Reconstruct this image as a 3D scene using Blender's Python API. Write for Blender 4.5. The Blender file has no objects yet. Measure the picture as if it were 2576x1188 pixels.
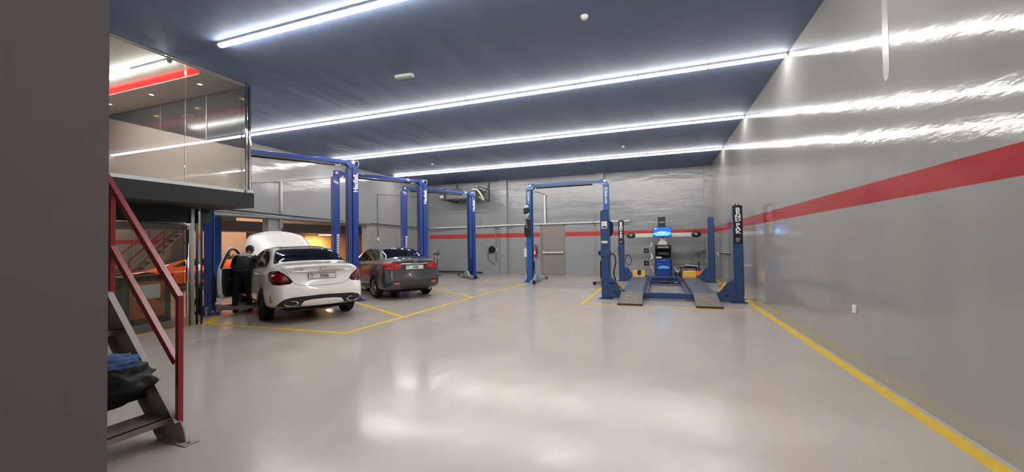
import bpy, bmesh, math, random
from math import sin, cos, pi, radians
from mathutils import Vector, Matrix
from mathutils.bvhtree import BVHTree
random.seed(7)
S = bpy.context.scene
COL = S.collection

# ---------------------------------------------------------------- camera
CAM_H = 1.48
FPX, YAW, PITCH, ROLL = 1010.52, 0.348281898, 0.0202660344, -0.0143140507
def make_camera():
    cy, sy = cos(YAW), sin(YAW)
    f = Vector((-sy*cos(PITCH), cy*cos(PITCH), sin(PITCH)))
    r = Vector((cy, sy, 0)); u = r.cross(f)
    cr, sr = cos(ROLL), sin(ROLL)
    r2 = r*cr + u*sr; u2 = u*cr - r*sr
    cd = bpy.data.cameras.new('camera'); co = bpy.data.objects.new('camera', cd); COL.objects.link(co)
    cd.sensor_fit = 'HORIZONTAL'; cd.sensor_width = 36; cd.lens = 36*FPX/2576
    cd.clip_start = .05; cd.clip_end = 200
    co.matrix_world = Matrix(((r2.x, u2.x, -f.x, 0), (r2.y, u2.y, -f.y, 0), (r2.z, u2.z, -f.z, CAM_H), (0, 0, 0, 1)))
    S.camera = co
make_camera()

# ---------------------------------------------------------------- world and exposure
w = bpy.data.worlds.new('world'); S.world = w; w.use_nodes = True
w.node_tree.nodes['Background'].inputs[0].default_value = (.5, .55, .62, 1)
w.node_tree.nodes['Background'].inputs[1].default_value = .03
S.view_settings.view_transform = 'Standard'; S.view_settings.look = 'None'
S.view_settings.exposure = 1.55
TUBE = 22.0            # radiance of the ceiling tubes

# ---------------------------------------------------------------- materials
def lin(c):
    return tuple(((v/255)/12.92 if v/255 <= .04045 else ((v/255+.055)/1.055)**2.4) for v in c) + (1,)
MATS = {}
def mat(name, c=(200, 200, 200), rough=.5, metal=0, spec=.5, coat=0, emit=0, var=0, vscale=6, bump=0, bscale=20, bstretch=(1, 1, 1), rvar=0):
    if name in MATS: return MATS[name]
    m = bpy.data.materials.new(name); m.use_nodes = True; MATS[name] = m
    nt = m.node_tree; N = nt.nodes; L = nt.links; b = N['Principled BSDF']
    b.inputs['Base Color'].default_value = lin(c); b.inputs['Roughness'].default_value = rough
    b.inputs['Metallic'].default_value = metal; b.inputs['Specular IOR Level'].default_value = spec
    b.inputs['Coat Weight'].default_value = coat; b.inputs['Coat Roughness'].default_value = .04
    if emit:
        b.inputs['Emission Color'].default_value = lin(c); b.inputs['Emission Strength'].default_value = emit
    if var or bump or rvar:
        g = N.new('ShaderNodeNewGeometry'); mp = N.new('ShaderNodeMapping'); L.new(g.outputs['Position'], mp.inputs[0])
        mp.inputs['Scale'].default_value = bstretch
    if var or rvar:
        n = N.new('ShaderNodeTexNoise'); n.inputs['Scale'].default_value = vscale; n.inputs['Detail'].default_value = 4
        L.new(mp.outputs[0], n.inputs['Vector'])
    if var:
        mx = N.new('ShaderNodeMix'); mx.data_type = 'RGBA'; l = lin(c)
        mx.inputs[6].default_value = tuple(v*(1-var) for v in l[:3])+(1,); mx.inputs[7].default_value = tuple(min(1, v*(1+var)) for v in l[:3])+(1,)
        L.new(n.outputs[0], mx.inputs[0]); L.new(mx.outputs[2], b.inputs['Base Color'])
    if rvar:
        mr = N.new('ShaderNodeMapRange'); mr.inputs[1].default_value = .3; mr.inputs[2].default_value = .7
        mr.inputs[3].default_value = max(0, rough-rvar); mr.inputs[4].default_value = rough+rvar
        L.new(n.outputs[0], mr.inputs[0]); L.new(mr.outputs[0], b.inputs['Roughness'])
    if bump:
        n2 = N.new('ShaderNodeTexNoise'); n2.inputs['Scale'].default_value = bscale; n2.inputs['Detail'].default_value = 3
        L.new(mp.outputs[0], n2.inputs['Vector'])
        bp = N.new('ShaderNodeBump'); bp.inputs['Strength'].default_value = 1; bp.inputs['Distance'].default_value = bump
        L.new(n2.outputs[0], bp.inputs['Height']); L.new(bp.outputs[0], b.inputs['Normal'])
        if coat: L.new(bp.outputs[0], b.inputs['Coat Normal'])
    return m

def wall_paint(name, c, stripe=None, axis='Z', rough=.2, bumps=((.0012, 3.5), (.00022, 60)), stretch=(1, 1, 1), red=(172, 44, 44), coat=.0, spec=.6):
    """gloss wall paint with a painted red band between two heights, and the unevenness of the plaster"""
    m = mat(name, c, rough, spec=spec); nt = m.node_tree; N = nt.nodes; L = nt.links; b = N['Principled BSDF']
    g = N.new('ShaderNodeNewGeometry'); n = N.new('ShaderNodeTexNoise'); n.inputs['Scale'].default_value = .9; n.inputs['Detail'].default_value = 5
    L.new(g.outputs['Position'], n.inputs['Vector'])
    mx = N.new('ShaderNodeMix'); mx.data_type = 'RGBA'; l = lin(c)
    mx.inputs[6].default_value = tuple(v*.9 for v in l[:3])+(1,); mx.inputs[7].default_value = tuple(v*1.1 for v in l[:3])+(1,)
    L.new(n.outputs[0], mx.inputs[0]); out = mx.outputs[2]
    if stripe:
        sx = N.new('ShaderNodeSeparateXYZ'); L.new(g.outputs['Position'], sx.inputs[0])
        a = N.new('ShaderNodeMath'); a.operation = 'GREATER_THAN'; a.inputs[1].default_value = stripe[0]
        d = N.new('ShaderNodeMath'); d.operation = 'LESS_THAN'; d.inputs[1].default_value = stripe[1]
        L.new(sx.outputs[2], a.inputs[0]); L.new(sx.outputs[2], d.inputs[0])
        e = N.new('ShaderNodeMath'); e.operation = 'MULTIPLY'; L.new(a.outputs[0], e.inputs[0]); L.new(d.outputs[0], e.inputs[1])
        m2 = N.new('ShaderNodeMix'); m2.data_type = 'RGBA'; m2.inputs[7].default_value = lin(red)
        L.new(e.outputs[0], m2.inputs[0]); L.new(out, m2.inputs[6]); out = m2.outputs[2]
    L.new(out, b.inputs['Base Color'])
    mp = N.new('ShaderNodeMapping'); mp.inputs['Scale'].default_value = stretch; L.new(g.outputs['Position'], mp.inputs[0])
    prev = None
    for dist, sc in bumps:
        n2 = N.new('ShaderNodeTexNoise'); n2.inputs['Scale'].default_value = sc; n2.inputs['Detail'].default_value = 2
        L.new(mp.outputs[0], n2.inputs['Vector'])
        bp = N.new('ShaderNodeBump'); bp.inputs['Distance'].default_value = dist
        L.new(n2.outputs[0], bp.inputs['Height'])
        if prev: L.new(prev.outputs[0], bp.inputs['Normal'])
        prev = bp
    if prev: L.new(prev.outputs[0], b.inputs['Normal'])
    return m

def pane_mat(name, tint=(235, 240, 240), refl=1.0, ior=1.5):
    """thin clear pane: see-through with the mirror reflection of glass"""
    if name in MATS: return MATS[name]
    m = bpy.data.materials.new(name); m.use_nodes = True; MATS[name] = m
    nt = m.node_tree; N = nt.nodes; L = nt.links; N.clear()
    o = N.new('ShaderNodeOutputMaterial'); mx = N.new('ShaderNodeMixShader'); t = N.new('ShaderNodeBsdfTransparent'); g = N.new('ShaderNodeBsdfGlossy')
    t.inputs[0].default_value = lin(tint); g.inputs['Roughness'].default_value = .01
    fr = N.new('ShaderNodeFresnel'); fr.inputs[0].default_value = ior
    mu = N.new('ShaderNodeMath'); mu.operation = 'MULTIPLY'; mu.inputs[1].default_value = refl; mu.use_clamp = True
    L.new(fr.outputs[0], mu.inputs[0]); L.new(mu.outputs[0], mx.inputs[0]); L.new(t.outputs[0], mx.inputs[1]); L.new(g.outputs[0], mx.inputs[2])
    L.new(mx.outputs[0], o.inputs[0])
    return m

# ---------------------------------------------------------------- mesh helpers
class MB:
    def __init__(s): s.b = bmesh.new()
    def box(s, c, d, rot=None, mtx=None):
        """box with centre c and full size d"""
        r = bmesh.ops.create_cube(s.b, size=1)
        M = Matrix.Translation(c) @ (rot.to_4x4() if rot else Matrix()) @ Matrix.Diagonal((d[0], d[1], d[2], 1))
        if mtx: M = mtx @ M
        bmesh.ops.transform(s.b, matrix=M, verts=r['verts']); return s
    def bx(s, x0, x1, y0, y1, z0, z1):
        return s.box(((x0+x1)/2, (y0+y1)/2, (z0+z1)/2), (abs(x1-x0), abs(y1-y0), abs(z1-z0)))
    def rod(s, a, b, r, n=12, r2=None, cap=True):
        a = Vector(a); b = Vector(b); d = b-a; L = d.length
        R = d.to_track_quat('Z', 'Y').to_matrix().to_4x4()
        bmesh.ops.create_cone(s.b, cap_ends=cap, segments=n, radius1=r, radius2=r if r2 is None else r2, depth=L, matrix=Matrix.Translation((a+b)/2) @ R); return s
    def bar(s, a, b, wd, ht, up=(0, 0, 1)):
        """rectangular bar from a to b, wd wide sideways, ht tall"""
        a = Vector(a); b = Vector(b); x = (b-a); L = x.length; x.normalize(); up = Vector(up)
        y = up.cross(x).normalized(); z = x.cross(y)
        M = Matrix(((x.x, y.x, z.x, 0), (x.y, y.y, z.y, 0), (x.z, y.z, z.z, 0), (0, 0, 0, 1)))
        return s.box((0, 0, 0), (L, wd, ht), mtx=Matrix.Translation((a+b)/2) @ M)
    def tube(s, pts, r, n=8, closed=False):
        pts = [Vector(p) for p in pts]; rings = []
        if len(pts) >= 3 and n >= 6 and not closed:          # round the path off
            q = []; rr_ = []; L_ = len(pts); ra = r if isinstance(r, (list, tuple)) else [r]*L_
            for i in range(L_-1):
                p0, p1, p2, p3 = pts[max(i-1, 0)], pts[i], pts[i+1], pts[min(i+2, L_-1)]
                for k in range(5):
                    u = k/5; q.append(.5*((2*p1)+(p2-p0)*u+(2*p0-5*p1+4*p2-p3)*u*u+(3*p1-p0-3*p2+p3)*u**3)); rr_.append(ra[i]+(ra[i+1]-ra[i])*u)
            pts = q+[pts[-1]]; r = rr_+[ra[-1]]
        m = len(pts)
        up = None
        for i, p in enumerate(pts):
            if closed: t = (pts[(i+1) % m]-pts[i-1])
            else: t = (pts[min(i+1, m-1)]-pts[max(i-1, 0)])
            t.normalize()
            if up is None: up = Vector((0, 0, 1)) if abs(t.z) < .9 else Vector((1, 0, 0))
            x = up.cross(t).normalized(); y = t.cross(x); up = y
            rr = r[i] if isinstance(r, (list, tuple)) else r
            rings.append([s.b.verts.new(p + x*cos(2*pi*k/n)*rr + y*sin(2*pi*k/n)*rr) for k in range(n)])
        for i in range(m if closed else m-1):
            A = rings[i]; B = rings[(i+1) % m]
            for k in range(n): s.b.faces.new((A[k], A[(k+1) % n], B[(k+1) % n], B[k]))
        if not closed:
            s.b.faces.new(rings[0][::-1]); s.b.faces.new(rings[-1])
        return s
    def prism(s, poly, ax, a0, a1):
        """polygon (2D) extruded along axis ax from a0 to a1; the 2D coordinates are the other two axes in order"""
        def P(u, v, w):
            return {'x': (w, u, v), 'y': (u, w, v), 'z': (u, v, w)}[ax]
        A = [s.b.verts.new(P(u, v, a0)) for u, v in poly]; B = [s.b.verts.new(P(u, v, a1)) for u, v in poly]
        s.b.faces.new(A); s.b.faces.new(B[::-1]); n = len(poly)
        for i in range(n): s.b.faces.new((A[i], B[i], B[(i+1) % n], A[(i+1) % n]))
        return s
    def lathe(s, prof, n=24, M=None):
        """profile of (radius, height) turned round Z, moved by M"""
        rings = []
        for r, z in prof:
            if r < 1e-5: rings.append([s.b.verts.new((0, 0, z))])
            else: rings.append([s.b.verts.new((r*cos(2*pi*k/n), r*sin(2*pi*k/n), z)) for k in range(n)])
        for A, B in zip(rings, rings[1:]):
            for k in range(n):
                k2 = (k+1) % n
                if len(A) == 1 and len(B) == 1: continue
                if len(A) == 1: s.b.faces.new((A[0], B[k], B[k2]))
                elif len(B) == 1: s.b.faces.new((A[k], A[k2], B[0]))
                else: s.b.faces.new((A[k], A[k2], B[k2], B[k]))
        if M is not None: bmesh.ops.transform(s.b, matrix=M, verts=[v for R_ in rings for v in R_])
        return s
    def quad(s, *p): s.b.faces.new([s.b.verts.new(q) for q in p]); return s
    def build(s, name, m, parent=None, loc=None, rotz=None, smooth=False, bev=0, sub=0, solid=0, label=None):
        bmesh.ops.recalc_face_normals(s.b, faces=s.b.faces)
        me = bpy.data.meshes.new(name); s.b.to_mesh(me); s.b.free()
        return mesh_obj(name, me, m, parent, loc, rotz, smooth, bev, sub, solid, label)
def mesh_obj(name, me, m, parent=None, loc=None, rotz=None, smooth=False, bev=0, sub=0, solid=0, label=None):
    o = bpy.data.objects.new(name, me); COL.objects.link(o)
    me.materials.append(m)
    if parent: o.parent = parent
    if loc: o.location = loc
    if rotz is not None: o.rotation_euler = (0, 0, rotz)
    if smooth:
        for p in me.polygons: p.use_smooth = True
    if solid: d = o.modifiers.new('s', 'SOLIDIFY'); d.thickness = solid; d.offset = 0
    if bev: d = o.modifiers.new('b', 'BEVEL'); d.width = bev; d.segments = 2; d.limit_method = 'ANGLE'
    if sub: d = o.modifiers.new('u', 'SUBSURF'); d.levels = sub; d.render_levels = sub
    if label: o['label'] = label
    return o
def tag(o, label, cat, group=None, kind=None):
    o['label'] = label; o['category'] = cat
    if group: o['group'] = group
    if kind: o['kind'] = kind
    return o
def thing(name, label, cat, loc=(0, 0, 0), rotz=0, group=None):
    o = bpy.data.objects.new(name, None); COL.objects.link(o); o.location = loc; o.rotation_euler = (0, 0, rotz); o.empty_display_size = .2
    return tag(o, label, cat, group)
def struct(o, label=None):
    o['kind'] = 'structure'
    if label: o['label'] = label
    return o
def dup(root, loc, rotz, label, group=None):
    r = root.copy(); COL.objects.link(r); r.location = loc; r.rotation_euler = (0, 0, rotz); r['label'] = label
    if group: r['group'] = group
    for ch in list(root.children):
        c = ch.copy(); COL.objects.link(c); c.parent = r
        for g in ch.children:
            d = g.copy(); COL.objects.link(d); d.parent = c
    return r
def rounded(w_, h_, r, n=5, cx=0, cy=0):
    pts = []
    for sx, sy, a in ((1, 1, 0), (-1, 1, 90), (-1, -1, 180), (1, -1, 270)):
        for k in range(n+1):
            t = radians(a+90*k/n); pts.append((cx+sx*(w_/2-r)+r*cos(t), cy+sy*(h_/2-r)+r*sin(t)))
    return pts
def text_mesh(txt, size, bold=.0, ext=.001, spacing=1.0, align='CENTER', shear=0):
    cu = bpy.data.curves.new('t', 'FONT'); cu.body = txt; cu.size = size; cu.align_x = align; cu.align_y = 'CENTER'
    cu.extrude = ext; cu.offset = bold; cu.space_character = spacing; cu.resolution_u = 3; cu.shear = shear
    o = bpy.data.objects.new('t', cu); COL.objects.link(o)
    me = bpy.data.meshes.new_from_object(o.evaluated_get(bpy.context.evaluated_depsgraph_get()))
    bpy.data.objects.remove(o); bpy.data.curves.remove(cu); return me
def frame_mtx(o, right, up):
    """matrix whose local X runs along right, local Y along up, origin at o (text faces right x up)"""
    r = Vector(right).normalized(); u = Vector(up); u = (u-r*u.dot(r)).normalized(); n = r.cross(u)
    return Matrix(((r.x, u.x, n.x, o[0]), (r.y, u.y, n.y, o[1]), (r.z, u.z, n.z, o[2]), (0, 0, 0, 1)))
def letters(name, parts, m, M, parent, label=None):
    """several text pieces [(string, size, x, y, bold, aspect, rotation)] joined into one mesh on frame M"""
    bm = bmesh.new()
    for t in parts:
        s_, size, x, y = t[:4]; bold = t[4] if len(t) > 4 else .0; asp = t[5] if len(t) > 5 else 1; rt = t[6] if len(t) > 6 else 0
        me = text_mesh(s_, size, bold); me.transform(Matrix.Translation((x, y, 0)) @ Matrix.Rotation(rt, 4, 'Z') @ Matrix.Diagonal((asp, 1, 1, 1)))
        bm.from_mesh(me); bpy.data.meshes.remove(me)
    me = bpy.data.meshes.new(name); bm.to_mesh(me); bm.free(); me.transform(M)
    return mesh_obj(name, me, m, parent, label=label)
# ---------------------------------------------------------------- room measures
RX, LX, BY, FY, CZ = 2.13, -11.45, 18.65, -5.0, 4.65
# ================================================================ the room
M_right = wall_paint('gloss grey paint right', (155, 154, 151), (1.86, 2.07), rough=.095, bumps=((.004, 1.5), (.0008, 8), (.00025, 34), (.00005, 110)), stretch=(1, .45, 1.5), red=(170, 44, 44), spec=.6)
M_back = wall_paint('grey block paint back', (152, 154, 157), (1.81, 2.015), rough=.2, bumps=((.014, 1.6), (.004, 5), (.0002, 50)), stretch=(.5, 1, 2.0), red=(186, 70, 66), spec=.55)
M_left = wall_paint('grey gloss paint left', (154, 154, 155), None, rough=.14, bumps=((.012, 1.2), (.002, 6)), stretch=(1, .5, 1.8), spec=.6)
M_pill = wall_paint('dark grey wall paint', (106, 100, 102), None, rough=.5, bumps=((.0002, 40),), spec=.35)
M_ceil = mat('dark slate ceiling paint', (108, 123, 152), .62, spec=.3, var=.10, vscale=1.0, bump=.035, bscale=1.8, bstretch=(1.0, .16, 1))
M_black = mat('charcoal black paint', (34, 34, 37), .5, spec=.3)
M_beige = mat('warm off white paint', (188, 182, 176), .55)
M_peach = mat('warm cream paint', (226, 198, 172), .6)
def floor_mat():
    m = mat('pale grey epoxy floor', (172, 166, 159), .2, spec=.5); nt = m.node_tree; N = nt.nodes; L = nt.links; b = N['Principled BSDF']
    g = N.new('ShaderNodeNewGeometry')
    def noise(sc, det, st=(1, 1, 1), rot=0):
        mp = N.new('ShaderNodeMapping'); mp.inputs['Scale'].default_value = st; mp.inputs['Rotation'].default_value = (0, 0, rot)
        n = N.new('ShaderNodeTexNoise'); n.inputs['Scale'].default_value = sc; n.inputs['Detail'].default_value = det
        L.new(g.outputs['Position'], mp.inputs[0]); L.new(mp.outputs[0], n.inputs['Vector']); return n
    n1 = noise(.5, 5); mx = N.new('ShaderNodeMix'); mx.data_type = 'RGBA'
    mx.inputs[6].default_value = lin((172, 165, 157)); mx.inputs[7].default_value = lin((181, 174, 167)); L.new(n1.outputs[0], mx.inputs[0])
    # faint dark scuffs with a shape of their own
    n2 = noise(2.3, 8, (1, .45, 1), .5); rp = N.new('ShaderNodeMapRange'); rp.inputs[1].default_value = .70; rp.inputs[2].default_value = .80; rp.inputs[3].default_value = 0; rp.inputs[4].default_value = .05
    L.new(n2.outputs[0], rp.inputs[0])
    m2 = N.new('ShaderNodeMix'); m2.data_type = 'RGBA'; m2.inputs[7].default_value = lin((110, 106, 102)); L.new(rp.outputs[0], m2.inputs[0]); L.new(mx.outputs[2], m2.inputs[6])
    L.new(m2.outputs[2], b.inputs['Base Color'])
    n3 = noise(1.6, 3, (1, .6, 1), .3); r3 = N.new('ShaderNodeMapRange'); r3.inputs[1].default_value = .2; r3.inputs[2].default_value = .8; r3.inputs[3].default_value = .11; r3.inputs[4].default_value = .28
    L.new(n3.outputs[0], r3.inputs[0]); L.new(r3.outputs[0], b.inputs['Roughness'])
    prev = None
    for d, sc, st in ((.014, .9, (1, .7, 1)), (.0026, 4, (1, .6, 1)), (.0002, 40, (1, 1, 1))):
        n = noise(sc, 2, st, .35); bp = N.new('ShaderNodeBump'); bp.inputs['Distance'].default_value = d; L.new(n.outputs[0], bp.inputs['Height'])
        if prev: L.new(prev.outputs[0], bp.inputs['Normal'])
        prev = bp
    L.new(prev.outputs[0], b.inputs['Normal'])
    return m
M_floor = floor_mat()
M_yel = mat('worn yellow floor paint', (222, 184, 48), .35, var=.12, vscale=9)
M_steel = mat('polished steel', (205, 205, 205), .18, metal=1)
M_chrome = mat('chrome', (225, 225, 228), .06, metal=1)
M_galv = mat('galvanised steel', (175, 177, 178), .35, metal=.8)
M_white = mat('white plastic', (225, 225, 220), .35)
M_grey = mat('grey paint', (130, 132, 134), .4)
M_rub = mat('black rubber', (22, 22, 23), .6, spec=.3)
M_blackp = mat('black plastic', (26, 26, 28), .35)
M_glass = pane_mat('clear glass', (238, 242, 240), 1.6)
M_glass2 = pane_mat('shopfront glass', (225, 228, 225), 1.0)
M_red = mat('red steel paint', (138, 30, 38), .28, spec=.6, bump=.0006, bscale=30)
M_stair = mat('warm grey steel paint', (148, 140, 134), .45, var=.08, vscale=12)

FX0 = -24.0
struct(MB().bx(FX0, RX+.3, FY-.2, BY+.3, -.2, 0).build('floor', M_floor), 'pale glossy epoxy workshop floor')
struct(MB().bx(FX0, RX+.3, FY-.2, BY+.3, CZ, CZ+.2).build('ceiling', M_ceil), 'dark slate blue workshop ceiling')
struct(MB().bx(RX, RX+.3, FY, BY+.3, 0, CZ).build('wall_right', M_right), 'long glossy grey wall with a red band')
# back wall with the steel door set into it
b = MB(); b.bx(FX0, -5.3, BY, BY+.3, 0, CZ); b.bx(-4.13, RX, BY, BY+.3, 0, CZ); b.bx(-5.3, -4.13, BY, BY+.3, 2.38, CZ)
bw = struct(b.build('wall_back', M_back), 'grey block wall at the far end with a red band')
for i, x0 in enumerate((-7.34, -2.62)):
    struct(MB().bx(x0, x0+.36, BY-.16, BY, 0, CZ).build('trim_%d' % (i+1), M_back), 'grey pilaster on the far wall, ' + ('left of the steel door' if i == 0 else 'right of the steel door'))
struct(MB().bx(1.85, RX, BY-.12, BY, 0, CZ).build('trim_3', M_back), 'grey pilaster in the far right corner')
struct(MB().bx(FX0, RX+.3, FY-.2, FY, 0, CZ).build('wall_front', M_grey), 'grey wall behind the camera')
# left wall: upper wall, pier and far solid part, with two openings
b = MB(); b.bx(LX-.25, LX, 5.55, BY, 2.38, CZ); b.bx(LX-.25, LX, 9.21, 9.69, 0, 2.38); b.bx(LX-.25, LX, 13.72, BY, 0, 2.38)
struct(b.build('wall_left', M_left), 'glossy grey left wall with two openings')
b = MB(); b.bx(LX, LX+.05, 9.56, 9.69, 2.1, 2.38); b.bx(LX, LX+.07, 5.6, 13.9, 2.40, 2.47)
struct(b.build('trim_4', M_grey), 'grey ledge along the top of the openings')
# foreground wall
struct(MB().bx(-7.3, -1.95, .2, .905, 0, CZ).build('wall_near', M_pill), 'plain dark grey wall in the left foreground')
# door
d = struct(MB().bx(-5.24, -4.17, BY+.02, BY+.07, 0.01, 2.33).build('door_1', mat('taupe door paint', (140, 132, 126), .4, var=.04)), 'taupe steel exit door with a push bar')
b = MB(); b.bx(-5.32, -5.24, BY-.02, BY+.1, 0, 2.40); b.bx(-4.17, -4.11, BY-.02, BY+.1, 0, 2.40); b.bx(-5.32, -4.11, BY-.02, BY+.1, 2.33, 2.40)
f = b.build('door_frame', M_grey, d)
b = MB(); b.bx(-5.2, -4.2, BY-.09, BY-.05, 1.02, 1.09); b.bx(-5.2, -5.12, BY-.06, BY+.02, 1.0, 1.12); b.bx(-4.66, -4.62, BY-.095, BY-.045, 1.015, 1.095); b.bx(-4.26, -4.2, BY-.06, BY+.02, 1.0, 1.12)
b.build('push_bar', mat('brushed white metal', (222, 222, 218), .3, metal=.3), d, bev=.006)
b = MB()
for z in (.3, 1.75, 1.1): b.rod((-5.235, BY-.02, z), (-5.235, BY-.02, z+.12), .012)
b.build('hinge', M_galv, d)
struct(MB().bx(-5.24, -4.17, BY+.08, BY+.3, 0, 2.38).build('trim_5', M_black))

# ---- yellow lines on the floor
TR = [6]
def line(p, q, wd, lab, z=.003):
    p = Vector((p[0], p[1], 0)); q = Vector((q[0], q[1], 0)); d = (q-p).normalized(); n = Vector((-d.y, d.x, 0))*wd/2
    m = MB(); m.prism([(v.x, v.y) for v in (p-n, q-n, q+n, p+n)], 'z', .0004, z)
    o = m.build('trim_%d' % TR[0], M_yel); TR[0] += 1; return struct(o, lab)
line((2.02, 2.0), (2.02, 17.6), .12, 'long yellow floor line beside the right wall', .0025)
line((-5.04, 5.45), (-4.93, 10.3), .10, 'yellow floor line along the left bays, near half')
line((-4.93, 10.3), (-4.62, 14.5), .10, 'yellow floor line along the left bays, far half')
line((-5.0, 5.48), (-8.62, 5.39), .11, 'yellow floor line across the front of the white car bay', .0035)
line((-8.35, 5.40), (-8.95, 6.0), .18, 'short yellow floor line beside the glass shopfront')
line((-8.5, 5.38), (-8.42, 4.0), .05, 'thin yellow line along the foot of the glass shopfront')
line((-5.06, 7.10), (-7.6, 8.62), .10, 'yellow floor line between the white car and the grey car', .0035)
line((-4.93, 10.27), (-7.3, 12.02), .10, 'yellow floor line beyond the grey car', .0035)
line((-4.68, 13.9), (-7.3, 16.0), .08, 'faint yellow floor line at the farthest left bay', .0035)
line((-1.78, 9.79), (-1.72, 16.5), .09, 'yellow floor line left of the ramp lift')
line((-1.83, 9.79), (1.96, 9.76), .06, 'thin yellow floor line in front of the ramp lift', .0035)

o = line((-7.0, 3.2), (-7.04, 5.0), .012, 'hairline pale joint on the floor beside the shopfront', .0015); o.data.materials[0] = mat('pale joint line', (214, 208, 200), .3)
# ---- mezzanine above the shopfront
GX, MY, ZT, ZB = -7.34, 5.58, 2.53, 2.25
struct(MB().bx(FX0, GX, FY, MY+.02, ZB, ZT).build('trim_%d' % TR[0], M_black), 'black edge slab of the mezzanine'); TR[0] += 1
b = MB(); b.bx(-8.56, -8.50, FY, MY-.02, 1.98, ZB)
struct(b.build('trim_%d' % TR[0], M_black), 'black header above the shopfront'); TR[0] += 1
b = MB(); b.bx(GX-.09, GX+.005, FY, MY, ZT, ZT+.055)
struct(b.build('trim_%d' % TR[0], M_galv), 'metal channel at the foot of the mezzanine glass'); TR[0] += 1
struct(MB().bx(FX0, GX-.12, FY, MY-.02, 4.60, CZ-.002).build('trim_%d' % TR[0], M_beige), 'off white ceiling of the mezzanine office'); TR[0] += 1
struct(MB().bx(-14.0, GX-.12, FY, MY-.07, ZT, ZT+.012).build('trim_%d' % TR[0], M_beige), 'pale floor layer added to bounce light in the mezzanine office'); TR[0] += 1  # hidden pale layer added over the slab to bounce light upward
pt = struct(MB().bx(-12.0, GX-.06, MY-.06, MY, ZT, 4.60).build('wall_mezzanine', M_beige), 'off white end wall of the mezzanine office')
b = MB(); b.prism([(-11.95, 4.54), (-11.95, 4.595), (-7.45, 4.595), (-7.45, 3.40)], 'y', MY-.072, MY-.061)  # made-up dark panel, paints in the dim view in the end glass
g_ = b.build('glazing', mat('painted dark view', (88, 86, 88), .14, spec=.3), pt)
b = MB()
for x in (-10.0, -9.2, -8.55):
    zt = 4.54-(x+11.95)/4.5*1.14; b.bx(x-.012, x+.012, MY-.08, MY-.073, zt, 4.59)
b.build('glazing_joint', M_galv, g_)
struct(MB().bx(-14.2, -14.0, FY, MY, ZT, 4.6).build('wall_office', M_beige))
# glass of the mezzanine: panes
for i, (y0, y1) in enumerate(((-1.6, .18), (.93, 2.63), (2.65, 4.41), (4.43, 5.5))):
    o = MB().bx(GX-.05, GX-.038, y0, y1, ZT+.03, 4.6).build('window_%d' % (i+1), M_glass); struct(o, 'tall clear glass pane of the mezzanine front, ' + ('behind the near wall', 'beside the near wall', 'middle pane', 'pane beside the corner post')[i])
# corner posts of polished tube
t = thing('corner_post', 'polished steel corner post at the end of the mezzanine glass', 'post', (GX-.03, MY-.05, 0))
MB().rod((0, 0, ZT), (0, 0, 4.65), .03, 20).build('tube', M_chrome, t, smooth=True)
MB().rod((.045, -.1, ZT), (.045, -.1, 4.65), .02, 16).build('clamp_tube', M_chrome, t, smooth=True)
MB().rod((0, 0, ZT), (0, 0, ZT+.02), .05, 20).build('foot_flange', M_chrome, t)
# red lit cove and downlights of the office ceiling
M_cove = mat('red light strip', (255, 28, 26), .5, emit=1.6)
t = thing('cove_light', 'glowing red light strip across the off white mezzanine ceiling', 'light strip', (0, 0, 0))
MB().bx(-12.6, -7.55, 4.58, 4.72, 4.575, 4.598).build('light_strip', M_cove, t)
MB().bx(-12.6, -7.55, 4.74, 4.79, 4.560, 4.598).build('lip', M_beige, t)
M_dl = mat('warm lamp', (255, 205, 130), .5, emit=14)
for i, (x, y) in enumerate(((-10.94, 5.08), (-9.52, 5.08), (-8.09, 5.09), (-9.5, 3.3), (-8.2, 3.3))):
    lab = ['small warm downlight in the mezzanine ceiling, the one nearest the dark wall edge', 'small warm downlight in the mezzanine ceiling, middle one below the red strip', 'small warm downlight in the mezzanine ceiling, nearest the corner post', 'recessed downlight in the near part of the mezzanine ceiling', 'recessed downlight in the mezzanine ceiling near the glass'][i]
    t = thing('downlight', lab, 'downlight', (x, y, 4.6), 0, 'downlights in the mezzanine ceiling')
    MB().lathe([(.035, 0), (.055, -.002), (.057, -.008), (.035, -.010), (.035, 0)], 20).build('ring', M_white, t)
    MB().rod((0, 0, -.008), (0, 0, -.002), .034, 16).build('lamp', M_dl, t)

# ---- glass shopfront under the mezzanine
for i, (y0, y1) in enumerate(((1.0, 3.0), (3.02, 4.28), (4.30, 5.08))):
    o = MB().bx(-8.535, -8.52, y0, y1, .03, 1.95).build('window_%d' % (i+5), M_glass2); struct(o, 'glass shopfront pane ' + ('behind the stairs', 'beside the stair rail', 'nearest the steel posts')[i])
b = MB(); b.rod((-8.5, 1.0, 1.97), (-8.5, 5.08, 1.97), .028, 14); b.tube([(-8.5, 5.02, 1.97), (-8.5, 5.09, 1.965), (-8.5, 5.125, 1.93), (-8.5, 5.13, 1.86)], .028, 14); b.rod((-8.5, 5.13, 1.86), (-8.5, 5.13, 0), .026, 14)
tag(b.build('steel_rail_frame', M_chrome, smooth=True), 'polished tubular frame round the top and side of the shopfront glass', 'frame')
tag(MB().bx(-8.54, -8.46, 5.17, 5.23, 0, 2.25).build('shopfront_post', M_galv), 'slim steel shopfront post, left one of the pair under the mezzanine', 'post')
t = thing('shopfront_post', 'thick dark shopfront post with chrome cladding strip beside the blue column', 'post', (-8.49, 5.33, 0))
MB().bx(-.05, .05, -.03, .035, 0, 2.25).build('post', M_blackp, t)
MB().bx(.05, .057, -.05, -.012, 0, 2.25).build('cladding_strip', M_chrome, t)

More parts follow.
